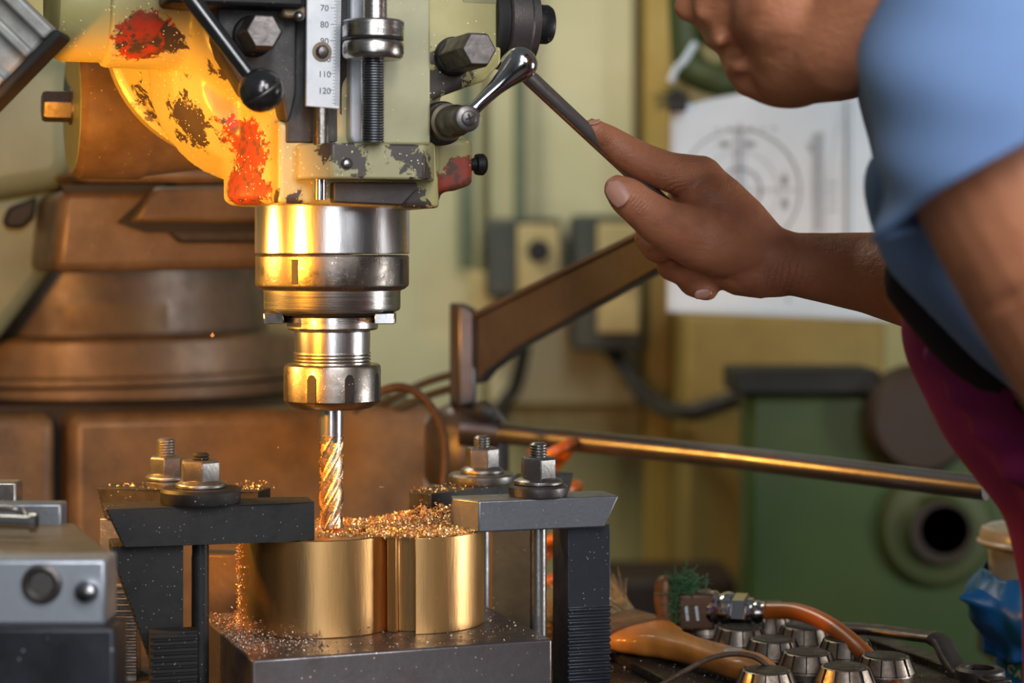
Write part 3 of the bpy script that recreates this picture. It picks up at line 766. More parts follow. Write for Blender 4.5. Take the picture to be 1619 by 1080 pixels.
# ================================================================ QUILL + SPINDLE
sp = T('quill', 'bright ground steel spindle quill with notched nose ring, under the milling head', 'spindle quill', mw(0, 0, zy(512)))
PX = Y0 / F
def stack(prof, nm, m, parent, seg=96, **k):
    bm = B(); pr = [(r * PX, zy(y)) for r, y in prof]
    lathe(bm, pr, mw(0, 0, 0), Z, seg); return O(nm, bm, m, parent, smooth=30, **k)
stack([(120, 401.5), (121.8, 400), (121.8, 330), (121.8, 300)], 'quill_sleeve', M['ground'], sp)
nr = stack([(108, 459), (114, 457), (120, 452), (121, 449), (121, 406), (119.5, 403.5), (112, 403)], 'nose_ring', M['ringst'], sp)
for k in range(4):
    t = R(-113 + 90 * k + 0); d = Vector((math.cos(t), math.sin(t), 0)); s = d.cross(Z); bm = B()
    box(bm, mw(0, 0, zy(429)) + d * (120.4 * PX), (5.5 * PX, 1.4 * PX, 19 * PX), (s, d, Z))
    O('spanner_slot', bm, M['black'], nr, bevel=.0003)
stack([(100, 493), (106, 490), (107.5, 486), (107.5, 462), (108.5, 459), (108.5, 455)], 'spindle_nose', M['turned'], sp)
stack([(66, 499), (90, 497), (100, 492)], 'spindle_face', M['blackox'], sp)
for s in (-1, 1):
    bm = B(); c = Vector((X0, Y0, zy(502))) + Vector((s * 86 * PX, -.012, 0)); box(bm, c, (15.5 * PX, .009, 8.5 * PX), (Vector((1, 0, 0)), Vector((0, 1, 0)), Z))
    O('drive_key', bm, M['chrome'], sp, bevel=.0005)
th_ = T('collet_chuck', 'steel collet chuck with slotted clamping nut, holding the end mill', 'tool holder', mw(0, 0, zy(646)))
stack([(60, 523), (70, 521), (72, 518), (72, 501), (70, 498), (64, 497.5)], 'flange', M['turned'], th_)
stack([(59, 557), (59.5, 540), (59.5, 524), (55, 519)], 'chuck_body', M['ground'], th_)
bm = B(); pr = []
for i in range(4): pr += [(56.5, 576 - i * 5.2), (60.5, 574.8 - i * 5.2), (60.5, 572.2 - i * 5.2)]
pr += [(56.5, 556), (50, 555)]
lathe(bm, [(r * PX, zy(y)) for r, y in pr], mw(0, 0, 0), Z, 72); O('chuck_thread', bm, M['turned'], th_, smooth=20)
cn = stack([(40, 646), (56, 645.5), (62, 644), (74, 636), (76.5, 632), (76.5, 581), (75, 577), (72, 575), (58, 574.5)], 'clamping_nut', M['ringst'], th_, seg=120)
bm = B()
for k in range(8):
    t = R(-64.5 + 45 * k); d = Vector((math.cos(t), math.sin(t), 0)); s = d.cross(Z)
    pts = [(-8, 632), (-8, 596), (-5, 590), (0, 588), (5, 590), (8, 596), (8, 632)]
    prism(bm, [(x * PX, zy(y)) for x, y in pts], 75.2 * PX, 76.9 * PX, lambda a, b, q: mw(0, 0, b) + s * a + d * q)
O('wrench_slots', bm, M['blackox'], cn, bevel=.0003)
em = T('end_mill', 'fluted end mill coated with brass chips, cutting into the brass block', 'cutting tool', mw(0, 0, ZC - .1549))
bm = B(); u0m = 0
mx = W(523, 700, 1.12)
ax0 = Vector((X0 - 2 * PX, Y0, 0))
lathe(bm, [(18.8 * PX, zy(697)), (19.2 * PX, zy(660)), (19.2 * PX, zy(640))], ax0, Z, 40); O('shank', bm, M['ground'], em)
# helical flutes
bm = B(); zt0, zb0_ = zy(688), ZC - .1549 + .0004; nz_ = 96; seg = 64; rings = []
for i in range(nz_ + 1):
    t = i / nz_; z = zb0_ + (zt0 - zb0_) * t; tw = t * 2 * math.pi * .78; rr2 = []
    fade = min(1, max(0, (1 - t) / .07))
    for j in range(seg):
        a = 2 * math.pi * j / seg; ph = ((a - tw) * 4 / (2 * math.pi)) % 1
        rad = 19.8 * PX * (1 - fade * (.46 * math.exp(-((ph - .38) / .17) ** 2) + .10 * ph * (ph > .5)))
        rr2.append(bm.verts.new(ax0 + Vector((math.cos(a) * rad, math.sin(a) * rad, z))))
    rings.append(rr2)
ring_bridge(bm, rings)
M['flute'] = mat('chip_coated_steel', (.62, .50, .38), (.78, .50, .24), .22, 1, 300, .4, .35, thresh=(.45, .58))
O('flutes', bm, M['flute'], em, smooth=60)
# ================================================================ TABLE, BASE BLOCK, WORKPIECE
HT, HB, HTAB = .1549, .2077, .2500        # depths below the lens: brass top, block top, mill table
tb = T('mill_table', 'oily dark milling table under the clamps, block and collets', 'machine table', mw(0, 0, ZC - HTAB - .06))
bm = B(); prism(bm, [(-.62, -.30), (.16, -.30), (.16, -.14), (.372, -.14), (.372, .15), (-.62, .15)], ZC - HTAB - .06, ZC - HTAB, lambda a, b, d: mw(a, b, d)); O('table_top', bm, M['table'], tb, bevel=.002)
for v in (-.06, .10):
    bm = B(); mbox(bm, -.62, .373, v - .006, v + .006, ZC - HTAB - .002, ZC - HTAB + .0006); O('t_slot', bm, M['black'], tb, label='dark T-slot')
bm = B(); mbox(bm, -.50, .30, -.1, .40, .45, ZC - HTAB - .06); O('saddle', bm, M['rustcast'], tb, bevel=.01)
bm = B(); mbox(bm, -.30, .15, .05, .40, 0.0, .45); O('knee_base', bm, M['rustcast'], tb, bevel=.01)

bb = B(); mbox(bb, -.0655, .0985, -.088, .050, ZC - HTAB, ZC - HB)
O('base_block', bb, M['basest'], bevel=.0012, label='flat milled steel block under the brass workpiece', cat='steel block')

wpz0, wpz1 = ZC - HB, ZC - HT
wp = T('brass_workpiece', 'thick golden brass workpiece with a step in its side, clamped on the steel block', 'brass workpiece', mw(0, 0, wpz0))
c1 = W(505, 400, 1.115); c1.z = 0; R1 = .0443
bm = B(); lathe(bm, [(R1 - .0004, wpz0), (R1, wpz0 + .0006), (R1, wpz1 - .0006), (R1 - .0006, wpz1)], c1, Z, 128)
body = O('round_body', bm, M['brass'], wp, smooth=25)
cut = B(); pc = mz(546, 839, wpz1); lathe(cut, [(.0125, wpz1 - .006), (.0125, wpz1 + .01)], Vector((pc.x, pc.y, 0)), Z, 48)
co = O('cutter', cut, None, wp); md = body.modifiers.new('b', 'BOOLEAN'); md.operation = 'DIFFERENCE'; md.object = co; md.solver = 'EXACT'
bpy.context.view_layer.update(); bake(body, 25); bpy.data.objects.remove(co)
c2 = W(650, 400, 1.124); c2.z = 0; R2 = .0412
pts = []
fx = lambda px, Y: ((px - CX) * Y / F, Y)
for k in range(0, 61):
    a = R(-84 + (84 + 150) * k / 60); pts.append((c2.x + R2 * math.cos(a), c2.y + R2 * math.sin(a)))
pts += [fx(560, 1.13), fx(657, 1.10)]
bm = B(); prism(bm, pts, wpz0, wpz1 - .0002, lambda a, b, d: Vector((a, b, d))); O('side_lobe', bm, M['brass'], wp, smooth=25, bevel=.0004)
bm = B(); prism(bm, [fx(612, 1.0905), fx(627, 1.0885), fx(630, 1.093), fx(662, 1.0905), fx(662, 1.13), fx(612, 1.13)], wpz0, wpz1 - .0004, lambda a, b, d: Vector((a, b, d))); O('step_face', bm, M['brass'], wp, bevel=.0005)

# ---------------------------------------------------------------- strap clamps
def bar(A, Bp, w_, ht, hb, m, nm, lab, cat='clamp', slA=0, slB=0, tip=1.0, teeth=0):
    """strap between two floor-plan points; slA/slB undercut of the ends, tip narrows end B"""
    A = Vector((A[0], A[1], 0)); Bp = Vector((Bp[0], Bp[1], 0)); d = (Bp - A); L_ = d.length; d.normalize(); s = Vector((-d.y, d.x, 0))
    z1, z0 = ZC - ht, ZC - hb; bm = B()
    n = teeth; prof = [(0, z1)]
    if n:
        for i in range(n):
            t0 = (i + .5) / n; t1 = (i + 1) / n
            prof += [(slA * t0 - .0003, z1 + (z0 - z1) * t0), (slA * t1, z1 + (z0 - z1) * t0 - .0001)]
    prof.append((slA, z0)); prof += [(L_ - slB, z0), (L_, z1)]
    tf = lambda x: 1.0 if x < L_ * .86 else 1 + (tip - 1) * (x - L_ * .86) / (L_ * .14)
    if tip != 1.0: prof.insert(-2, (L_ * .86, z0)); prof.append((L_ * .86, z1))
    r0 = [bm.verts.new(A + d * x - s * (w_ / 2) * tf(x) + Z * z) for x, z in prof]
    r1 = [bm.verts.new(A + d * x + s * (w_ / 2) * tf(x) + Z * z) for x, z in prof]
    ring_bridge(bm, [r0, r1])
    return O(nm, bm, m, bevel=.0006, label=lab, cat=cat, group='strap clamps around the brass workpiece')
def fp(px, Y): return Vector(((px - CX) * Y / F, Y, 0))
off = V * .014
A = fp(167, 1.043); u_dir = U
def along(A, px, dirv):
    a = (px - CX) / F; t = (a * A.y - A.x) / (dirv.x - a * dirv.y); return A + dirv * t
dFL = Vector((math.cos(R(15)), math.sin(R(15)), 0))
BFL = along(A, 499, dFL); oFL = Vector((-dFL.y, dFL.x, 0)) * .014
bar(A + oFL, BFL + oFL, .028, .1342, HT, M['blackox'], 'strap_clamp', 'black strap clamp with slanted toothed end, in front at left of the brass', slA=.0095, tip=.75, teeth=9)
dFR = Vector((math.cos(R(17)), math.sin(R(17)), 0))
A2 = fp(757, 1.103); B2 = along(A2, 979, dFR); oFR = Vector((-dFR.y, dFR.x, 0)) * .014
def bar_fr():
    # pale grey strap, chamfered nose at the left, pointed tail at the right
    z1, z0 = ZC - .1375, ZC - HT; s = Vector((-dFR.y, dFR.x, 0)); L_ = (B2 - A2).length
    bm = B(); plan = [(0, 0, 0), (L_, 0, .0085), (L_, .028, .0085), (-.0085, .028, 0), (-.0105, .018, 0)]
    rt = [bm.verts.new(A2 + dFR * x + s * y + Z * z1) for x, y, k in plan]
    rb = [bm.verts.new(A2 + dFR * (x - k) + s * y + Z * z0) for x, y, k in plan]
    ring_bridge(bm, [rb, rt])
    O('strap_clamp', bm, M['gunmetal'], bevel=.0009, label='pale grey strap clamp with pointed tail, in front at right of the brass', cat='clamp', group='strap clamps around the brass workpiece')
bar_fr()
BRR = fp(664, 1.149); ARR = fp(880, 1.262)
bar(ARR, BRR, .026, .1385, HT, M['blackox'], 'strap_clamp', 'black strap clamp with orange-lit nose, behind at right of the brass', slA=.006, tip=.62, teeth=7)
ARL = fp(168, 1.172); BRL = fp(418, 1.150)
bar(ARL, BRL, .026, .1368, HT, M['blackox'], 'strap_clamp', 'dark strap clamp mostly hidden behind the front left clamp', slA=.005, tip=.8, teeth=7)

def stud_set(px, Y, ht, nr, nh, fr, wr, wh, sr, sh, where, m=None, wm_=None, rot=0, zbot=HTAB):
    c = fp(px, Y); z = ZC - ht; e = .0001
    bm = B(); thread(bm, c + Z * (ZC - ht + .004), Z, sr, wh + nh + sh - .004 + .002, .0016); lathe(bm, [(sr * .96, ZC - zbot), (sr * .96, ZC - ht + .005)], c, Z, 28)
    O('clamp_stud', bm, M['nut'] if m is None else m, label='threaded stud ' + where, cat='stud', group='threaded clamp studs')
    bm = B(); lathe(bm, [(sr * 1.1, z), (wr * .97, z + e), (wr, z + .0012), (wr, z + wh * .80), (wr * .93, z + wh), (sr * 1.1, z + wh)], c, Z, 56)
    O('thick_washer', bm, wm_ or M['nut'], label='thick round washer ' + where, cat='washer', group='thick washers on the clamps')
    zz = z + wh; bm = B()
    lathe(bm, [(sr, zz), (fr, zz + .0002), (fr * 1.0, zz + .0020), (fr * .90, zz + .0030), (nr * .92, zz + .0042)], c, Z, 48)
    hexnut(bm, c + Z * (zz + .0030), Z, nr, nh, R(rot), .03)
    O('flange_nut', bm, M['nut'], label='hex flange nut ' + where, cat='nut', group='flange nuts on the clamp studs', smooth=28, bevel=.0004)
cFL = along(A, 317, dFL) + oFL * 1.0
def px_at(c): return c.x / c.y * F + CX
def stud_on(c, *a, **k): stud_set(px_at(c), c.y, *a, **k)
Afl = along(A + oFL, 317, dFL); stud_set(317, Afl.y, .1342, .0112, .0118, .0132, .0215, .0082, .0047, .0052, 'on the front left black clamp', M['blackox'], M['blackox'], 14)
Afr = along(A2 + oFR, 851, dFR); stud_set(851, Afr.y, .1375, .0106, .0125, .0140, .0168, .0065, .0050, .0100, 'on the pale grey clamp at front right', None, M['boltst'], 8)
dRR = (BRR - ARR).normalized(); Arr = along(ARR, 762, dRR); stud_set(762, Arr.y, .1385, .0104, .0125, .0130, .0203, .0062, .0050, .0088, 'on the rear right black clamp', None, None, 20)
dRL = (BRL - ARL).normalized(); Arl = along(ARL, 262, dRL); stud_set(262, Arl.y, .1368, .0100, .0108, .0118, .0112, .0042, .0054, .0125, 'on the rear left clamp', None, None, 5)

# ---------------------------------------------------------------- step blocks
def stepblock(px0, px1, Y, ang, ztop, ytooth, depth, lab, m, teeth_v=True, diag=None):
    d = Vector((math.cos(R(ang)), math.sin(R(ang)), 0)); s = Vector((-d.y, d.x, 0))
    A_ = fp(px0, Y); B_ = along(A_, px1, d); L_ = (B_ - A_).length
    bm = B(); zt = ZC - ztop; zb = ZC - HTAB
    zt2 = ZC - (ytooth - HY) * Y / F
    prof = [(depth, zt), (0, zt), (0, zt2)]
    p = .0036; n = int((zt2 - zb) / p)
    for i in range(n):
        z = zt2 - i * p
        prof += [(-.0016, z - .0004), (-.0016, z - p * .5), (.0006, z - p * .55), (.0006, z - p)]
    prof += [(0, zb), (depth, zb)]
    prism(bm, prof, 0, L_, lambda a, b, q: A_ + d * q + s * a + Z * b)
    return O('step_block', bm, m, bevel=.0004, label=lab, cat='step block', group='step blocks under the clamps')
stepblock(898, 965, 1.128, 17, HT, 962, .028, 'tall blue-grey step block with ridged lower half, under the pale grey clamp', mat('blued_steel', (.055, .062, .078), (.035, .04, .052), .36, .7, 70, .2, .5, specks=(420, .2, (.5, .5, .5))))
# front left: triangular step block with toothed slope, and its ridged mate
def tri_block(px, Y, ang, depth, lab, m, pitch=.0036, ztop=HT, mirror=False):
    """px: ((x,y) outline start top-left, top-right, bottom-right) with a toothed slope from bottom to top-left"""
    (x0, y0), (x1, y1), (x2, y2), (x3, y3) = px
    d = Vector((math.cos(R(ang)), math.sin(R(ang)), 0)); s = Vector((-d.y, d.x, 0)); A_ = fp(x0, Y)
    def uz(x, y):
        p = along(A_, x, d); return ((p - A_).dot(d), max(ZC - (y - HY) * p.y / F, ZC - HTAB))
    q = [uz(x0, y0), uz(x1, y1), uz(x2, y2), uz(x3, y3)]; q[0] = (q[0][0], ZC - ztop); q[1] = (q[1][0], ZC - ztop)
    a, b_ = Vector(q[3]), Vector((q[0][0], q[0][1] - .004)); n = int((b_ - a).length / pitch); out = [q[0], q[1], q[2], q[3]]
    for i in range(1, n):
        t = i / n; p = a.lerp(b_, t); pp_ = a.lerp(b_, t - .5 / n)
        out += [(pp_.x + .0, pp_.y), (pp_.x + (b_.x - a.x) / n * 1.0, pp_.y)]
    out.append((b_.x, b_.y))
    bm = B(); prism(bm, out, 0, depth, lambda u_, z_, q_: A_ + d * u_ + s * q_ + Z * z_)
    return O('step_block', bm, m, bevel=.0003, label=lab, cat='step block', group='step blocks under the clamps')
tri_block([(178, 863), (290, 863), (290, 1150), (275, 1150)], 1.052, 15, .030, 'black step block with sloping toothed edge, under the front left clamp', M['blackox'])
stepblock(238, 312, 1.040, 15, .1985, 1004, .012, 'low black ridged block standing in front of the sloping step block', M['blackox'])
tri_block([(860, 843), (778, 843), (778, 1005), (850, 1005)], 1.225, 20, .026, 'orange-lit brown step block behind the round stud, right of the brass', M['rustcast'])
stepblock(158, 216, 1.160, 5, HT, 925, .028, 'orange-lit ridged step block under the rear left clamp', M['nut'])
bm = B(); box(bm, (*(fp(350, 1.20)).to_2d(), ZC - .215), (.016, .014, .035)); O('support_block', bm, M['rustcast'], bevel=.001, label='dark brown block behind the left stud, left of the brass', cat='steel block')

# ---------------------------------------------------------------- vise, bottom left (out of focus, near)
vs_ = T('machine_vise', 'grey steel machine vise with brown top, blurred at the bottom left corner', 'vise', fp(40, .93) + Z * (ZC - HTAB))
def vbox(px0, px1, y0, y1, Ya, Yb, nm, m, par=vs_, bev=.002, zbot=None, **k):
    a_ = W(px0, y0, Ya); b_ = W(px1, y1, Ya); zb = b_.z if zbot is None else zbot
    bm = B(); box(bm, ((a_.x + b_.x) / 2, (Ya + Yb) / 2, (a_.z + zb) / 2), ((b_.x - a_.x) / 2, (Yb - Ya) / 2, (a_.z - zb) / 2)); return O(nm, bm, m, par, bevel=bev, **k)
vbox(-320, 168, 884, 990, .880, .905, 'jaw_plate', mat('bright_jaw_steel', (.42, .45, .50), (.30, .32, .36), .38, .8, 40, .1), label='bright grey jaw plate')
a_ = W(-320, 872, .896); b_ = W(174, 872, .896)
bm = B(); prism(bm, [(a_.x, a_.y), (b_.x, b_.y), (b_.x - .036, b_.y + .095), (a_.x - .036, a_.y + .095)], ZC - HTAB, a_.z, lambda x, y, d: Vector((x, y, d))); O('jaw_body', bm, M['rustcast'], vs_, bevel=.002)
vbox(-320, 182, 992, 1100, .872, .9, 'vise_body', mat('vise_black', (.02, .022, .027), (.03, .032, .04), .35, .5, 30, .1, specks=(200, .2, (.3, .3, .3))), zbot=ZC - HTAB)
bm = B(); lathe(bm, [(.0075, 0), (.0088, .001), (.0088, .003), (.007, .004), (.005, .002)], W(68, 922, .880), (0, -1, 0), 36); O('jaw_screw', bm, M['boltst'], vs_)
bm = B(); lathe(bm, [(.0052, 0), (.0052, .004), (.004, .006), (.001, .0065)], W(138, 934, .880), (0, -1, 0), 30); O('jaw_bolt', bm, M['chrome'], vs_)
zvt = ZC - (872 - HY) * .896 / F
vbox(-320, 96, 797, 833, .985, 1.0, 'parallel_bar', M['gunmetal'], None, .001, label='flat grey bar lying across the back of the vise', cat='steel bar', zbot=zvt - .004)
vbox(-320, 25, 763, 800, 1.03, 1.045, 'packing_block', M['nut'], None, .001, label='small speckled steel block behind the grey bar at the left edge', cat='steel block', zbot=ZC - HTAB)
bm = B(); tube(bm, [W(-80, 822, .935), W(48, 827, .93)], .0033, 24); lathe(bm, [(.0045, 0), (.0045, .003)], W(48, 827, .93), (1, 0, 0), 24)
tube(bm, spline([W(-60, 806, .95), W(10, 804, .95), W(34, 808, .95), W(40, 818, .945)], 6), .0016, 12)
pn = O('clevis_pin', bm, M['chrome'], label='bright chrome pin lying on top of the vise', cat='pin')

# ================================================================ SWING ARM + ROD
sa = T('steel_arm', 'brown steel arm rising right from an upright post, behind the chuck', 'steel arm', W(735, 700, 1.50))
def fwall(pix, Ya, Yb, nm, m, par, bev=.003, **k):
    bm = B(); r0 = [bm.verts.new(W(x, y, Ya)) for x, y in pix]; off_ = Vector((0, Yb - Ya, 0)); r1 = [bm.verts.new(v.co + off_) for v in r0]
    ring_bridge(bm, [r0, r1]); return O(nm, bm, m, par, bevel=bev, **k)
fwall([(722, 478), (752, 490), (752, 640), (722, 645)], 1.47, 1.51, 'post', M['armsteel'], sa)
fwall([(711, 480), (724, 480), (724, 640), (711, 640)], 1.48, 1.50, 'post_flange', M['black'], sa, .001)
# arm: a flat channel going away to the right
bm = B(); p = [(750, 500, 1.475), (1005, 372, 1.36), (1090, 330, 1.33), (1090, 402, 1.33), (1045, 424, 1.345), (820, 548, 1.44), (765, 590, 1.47), (750, 610, 1.475)]
r0 = [bm.verts.new(W(*q)) for q in p]; r1 = [bm.verts.new(W(q[0], q[1], q[2]) + Vector((.01, .03, 0))) for q in p]; ring_bridge(bm, [r0, r1])
O('arm_web', bm, M['armsteel'], sa, bevel=.002)
bm = B(); r0 = [bm.verts.new(W(*q)) for q in [(748, 494, 1.47), (1003, 368, 1.355), (1090, 326, 1.325), (1090, 334, 1.325), (1005, 377, 1.355), (748, 504, 1.47)]]
r1 = [bm.verts.new(v.co + Vector((.015, .045, .004))) for v in r0]; ring_bridge(bm, [r0, r1]); O('arm_flange', bm, M['armsteel'], sa, bevel=.001)
bm = B(); c = W(738, 690, 1.50); lathe(bm, [(.030, -.035), (.032, -.03), (.032, .008), (.024, .02), (.012, .026)], c, Z, 40); O('hub', bm, M['armsteel'], sa)
bm = B(); tube(bm, [W(728, 678, 1.47), W(790, 685, 1.468)], [.0125, .0110], 28); O('rod_socket', bm, M['armsteel'], sa)
bm = B(); tube(bm, [W(780, 684, 1.468), W(1150, 722, 1.36), W(1560, 772, 1.25)], .0078, 32); O('long_rod', bm, M['rod'], sa, label='long worn steel rod')
bm = B(); sphere(bm, W(765, 650, 1.46), .008, 3); O('rod_knob', bm, M['rubber'], sa)
# cables
bm = B(); pts = spline([W(560, 650, 1.40), W(600, 620, 1.385), W(640, 613, 1.375), W(678, 638, 1.37), (W(702, 690, 1.37)), W(702, 760, 1.375), W(690, 840, 1.38)], 14)
rads = [.0026 + .0004 * math.sin(i * 3.1) for i in range(len(pts))]
pts2 = []; 
for i in range(len(pts) - 1):
    for k in range(3): pts2.append(pts[i].lerp(pts[i + 1], k / 3))
tube(bm, pts2, [.0026 + .0005 * (i % 2) for i in range(len(pts2))], 12); O('braided_conduit', bm, M['brown_braid'], label='thin brown ribbed conduit arching behind the chuck', cat='conduit')
for (y0, y1, lab) in ((590, 640, 'upper of two black cables running left behind the chuck'), (612, 662, 'lower of two black cables running left behind the chuck')):
    bm = B(); tube(bm, spline([W(722, y0, 1.56), W(670, y0 + 16, 1.57), W(600, y1, 1.58), W(540, y1 + 30, 1.6)], 8), .0032, 12); O('thin_cable', bm, M['rubber'], label=lab, cat='cable')
bm = B(); pts = []
cxp, Yh = 872, 1.425
for i in range(150):
    t = i / 149; a = R(-200) + t * 2 * math.pi * 3.6; py = 690 + (930 - 690) * t - 26 * math.sin(a * .5) * 0
    rx = 34 if t > .2 else 30
    c = W(cxp + 8 * math.sin(t * 4), py, Yh); pts.append(c + Vector((math.cos(a) * rx * Yh / F * 1.0, math.sin(a) * .022, .012 * math.cos(a))))
tube(bm, pts, .0040, 14); O('coiled_air_hose', bm, M['hose'], label='orange coiled air hose looped around the long rod', cat='hose')

# ================================================================ BENCH CLUTTER, bottom right
ZT = ZC - HTAB
tray = T('collet_tray', 'grimy dark tray holding the slotted collets, bottom right', 'tray', mz(1250, 1080, ZT))
pA = mz(1010, 1085, ZT); 
quad = [mw(.18, -.13, ZT), mw(.362, -.13, ZT), mw(.352, .06, ZT), mw(.325, .115, ZT), mw(.19, .115, ZT)]
bm = B(); r0 = [bm.verts.new(q) for q in quad]; r1 = [bm.verts.new(q + Z * .006) for q in quad]; ring_bridge(bm, [r0, r1]); O('tray_plate', bm, M['tray'], tray, bevel=.001)
bm = B(); q = mw(.335, -.02, ZT + .006); mbox(bm, .345, .36, -.13, .05, ZT + .004, ZT + .010); O('tray_lip', bm, M['tray'], tray, bevel=.001)
ZTR = ZT + .0062
def make_collet(px, py, lab, s=1.0, rot=0):
    c = mz(px, py, ZTR); t = T('spring_collet', lab, 'collet', c, 'slotted collets on the tray')
    bm = B(); k = s
    lathe(bm, [(.0120, 0), (.0150, .001), (.0156, .0050), (.0152, .0060), (.0168, .0068), (.0134, .0150), (.0124, .0156), (.0090, .0156), (.0084, .0146), (.0050, .0146), (.0045, .010)], c, Z, 48)
    b_ = O('body', bm, M['collet'], t, smooth=22)
    bm = B()
    for j in range(12):
        a = 2 * math.pi * j / 12 + rot; d = Vector((math.cos(a), math.sin(a), 0)); sd = d.cross(Z)
        p0, p1 = c + d * .0169 + Z * .0062, c + d * .0134 + Z * .0154
        ax = (p1 - p0).normalized(); box(bm, (p0 + p1) / 2, ((p1 - p0).length / 2, .00032, .0006), (ax, sd, ax.cross(sd)))
    O('slots', bm, M['black'], t)
    bm = B(); lathe(bm, [(.0118, .0152), (.0118, .0160), (.006, .0163)], c, Z, 32); O('oily_top', bm, M['tray'], t, label='oily top face')
    return t
labs = ['leftmost slotted collet, tucked behind the brush handle', 'second slotted collet from the back, by the hose coupling', 'middle slotted collet of the back row', 'slotted collet left of the orange hose, second from the front', 'largest slotted collet nearest the camera, left of the orange hose']
p0 = make_collet(1118, 1014, labs[0])
base_k = p0
def copy_thing(r, loc, rz, lab):
    o = r.copy(); COL.objects.link(o); o.location = loc; o.rotation_euler = (0, 0, rz); o['label'] = lab
    for ch in list(r.children):
        c = ch.copy(); COL.objects.link(c); c.parent = o
    return o
more = [(1170, 1032, labs[1]), (1222, 1052, labs[2]), (1276, 1074, labs[3]), (1336, 1098, labs[4]),
        (1215, 1012, 'low collet behind the back row, partly under the open wrench'), (1272, 1030, 'low collet directly left of where the hose crosses the row'), (1338, 1052, 'collet under the bend of the orange hose'), (1400, 1080, 'collet just right of the orange hose at the bottom edge'), (1212, 1104, 'collet at the bottom edge right of the brush handle end')]
for i, (x, y, l_) in enumerate(more): copy_thing(p0, mz(x, y, ZTR), i * .7, l_)

# paint brush
pb = T('paint_brush', 'flat paint brush with straw bristles, rusty ferrule and orange-brown wooden handle', 'brush', mz(1000, 1085, ZT))
E_ = W(1011, 1007, 1.219); ba = Vector((-.51, .86, .0)); E_.z = ZC - .2340
bx = [(E_ + ba * .036, .0250, .0065), (E_ + ba * .018, .0245, .0068), (E_, .0240, .0070), (E_ - ba * .006, .0232, .0078), (E_ - ba * .018, .0190, .0080), (E_ - ba * .034, .0120, .0078), (E_ - ba * .056, .0095, .0074), (E_ - ba * .084, .0105, .0074), (E_ - ba * .108, .0118, .0074), (E_ - ba * .124, .0085, .0050)]
wd = Vector((.86, .51, .12)).normalized()
def loft(bm, secs, seg=28, pw=.5):
    rings = []
    for i, (c, w_, t_) in enumerate(secs):
        d = (secs[min(i + 1, len(secs) - 1)][0] - secs[max(i - 1, 0)][0]).normalized()
        a = (wd - d * wd.dot(d)).normalized(); n_ = d.cross(a); rg = []
        for j in range(seg):
            th = 2 * math.pi * j / seg; cs_, sn = math.cos(th), math.sin(th)
            rg.append(bm.verts.new(c + a * (math.copysign(abs(cs_) ** pw, cs_) * w_) + n_ * (math.copysign(abs(sn) ** pw, sn) * t_)))
        rings.append(rg)
    ring_bridge(bm, rings)
def resec(secs, n=6):
    P_ = spline([s[0] for s in secs], n); out = []
    for i in range(len(secs) - 1):
        for k in range(n): t = k / n; t = t * t * (3 - 2 * t); out.append((P_[i * n + k], secs[i][1] * (1 - t) + secs[i + 1][1] * t, secs[i][2] * (1 - t) + secs[i + 1][2] * t))
    out.append((P_[-1], secs[-1][1], secs[-1][2])); return out
bm = B(); loft(bm, resec(bx[2:]), 32, .75); O('handle', bm, M['wood'], pb, smooth=60)
bm = B(); loft(bm, [(p, w_ * 1.02, t_ * 1.06) for p, w_, t_ in bx[:3]], 32, .45); fe = O('ferrule', bm, M['ferrule'], pb, smooth=50)
bm = B()
dax = (bx[2][0] - bx[0][0]).normalized(); aw = (wd - dax * wd.dot(dax)).normalized(); nw = dax.cross(aw); nw = nw if nw.z > 0 else -nw
for t in (-.5, .0, .5): sphere(bm, bx[2][0] - dax * .004 + aw * (t * .03) + nw * .0064, .0011, 2)
O('nails', bm, M['nut'], fe)
bm = B(); random.seed(11)
for k in range(1500):
    a_ = random.uniform(-1, 1); b_ = random.uniform(-1, 1)
    p_ = bx[0][0] + aw * (a_ * .0225) + nw * (b_ * .0052)
    L_ = random.uniform(.036, .058); sp_ = aw * (a_ * .014 + random.gauss(0, .003)) + nw * (b_ * .010 + .004 + random.gauss(0, .004))
    q1 = p_ - dax * L_ * .5 + sp_ * .35; q2 = p_ - dax * L_ + sp_
    tube(bm, [p_ + dax * .002, q1, q2], [.00022, .00022, .00010], 4, False)
O('bristles', bm, M['bristle'], pb, kind='stuff')
bm = B(); tube(bm, spline([W(1040, 1086, 1.10), W(1085, 1060, 1.10), W(1120, 1042, 1.105), W(1160, 1034, 1.105), W(1195, 1040, 1.10), W(1218, 1060, 1.10), W(1226, 1085, 1.10)], 8), .0015, 10)
O('wire_loop', bm, M['brown_braid'], label='dark bent wire looped over the brush handle', cat='wire')
bm = B(); sphere(bm, E_ - ba * .095 + Z * .0062 , .006, 3, (1.1, .8, .35)); O('paint_blob', bm, M['aluhouse'], pb, label='dried grey paint spot')

# air gun + hose
YG = 1.245
ag = T('air_blow_gun', 'brown and chrome air tool fitting with green fibres, lying behind the collets', 'air gun', mz(1110, 1035, ZT))
bm = B(); chain(bm, [(1052, 926, YG, 18), (1050, 950, YG, 17), (1056, 978, YG, 17), (1066, 990, YG, 15)]); kn = O('nozzle_knob', bm, M['ferrule'], ag); remeshed(kn, .0015, 4)
bm = B(); a_ = W(1070, 963, YG); b_ = W(1128, 965, YG); c = (a_ + b_) / 2; box(bm, c, ((b_ - a_).length / 2, .011, .0115)); O('body', bm, mat('brown_tool_body', (.12, .055, .028), (.09, .04, .02), .35, .4, 30, .1), ag, bevel=.002, bseg=3)
bm = B()
for x in (1086, 1102): box(bm, W(x, 970, YG - .0112), (.0009, .0002, .0045), (Vector((1, 0, .12)), Vector((0, 1, 0)), Vector((-.12, 0, 1))))
O('white_marks', bm, M['paper'], ag, label='two short white marks')
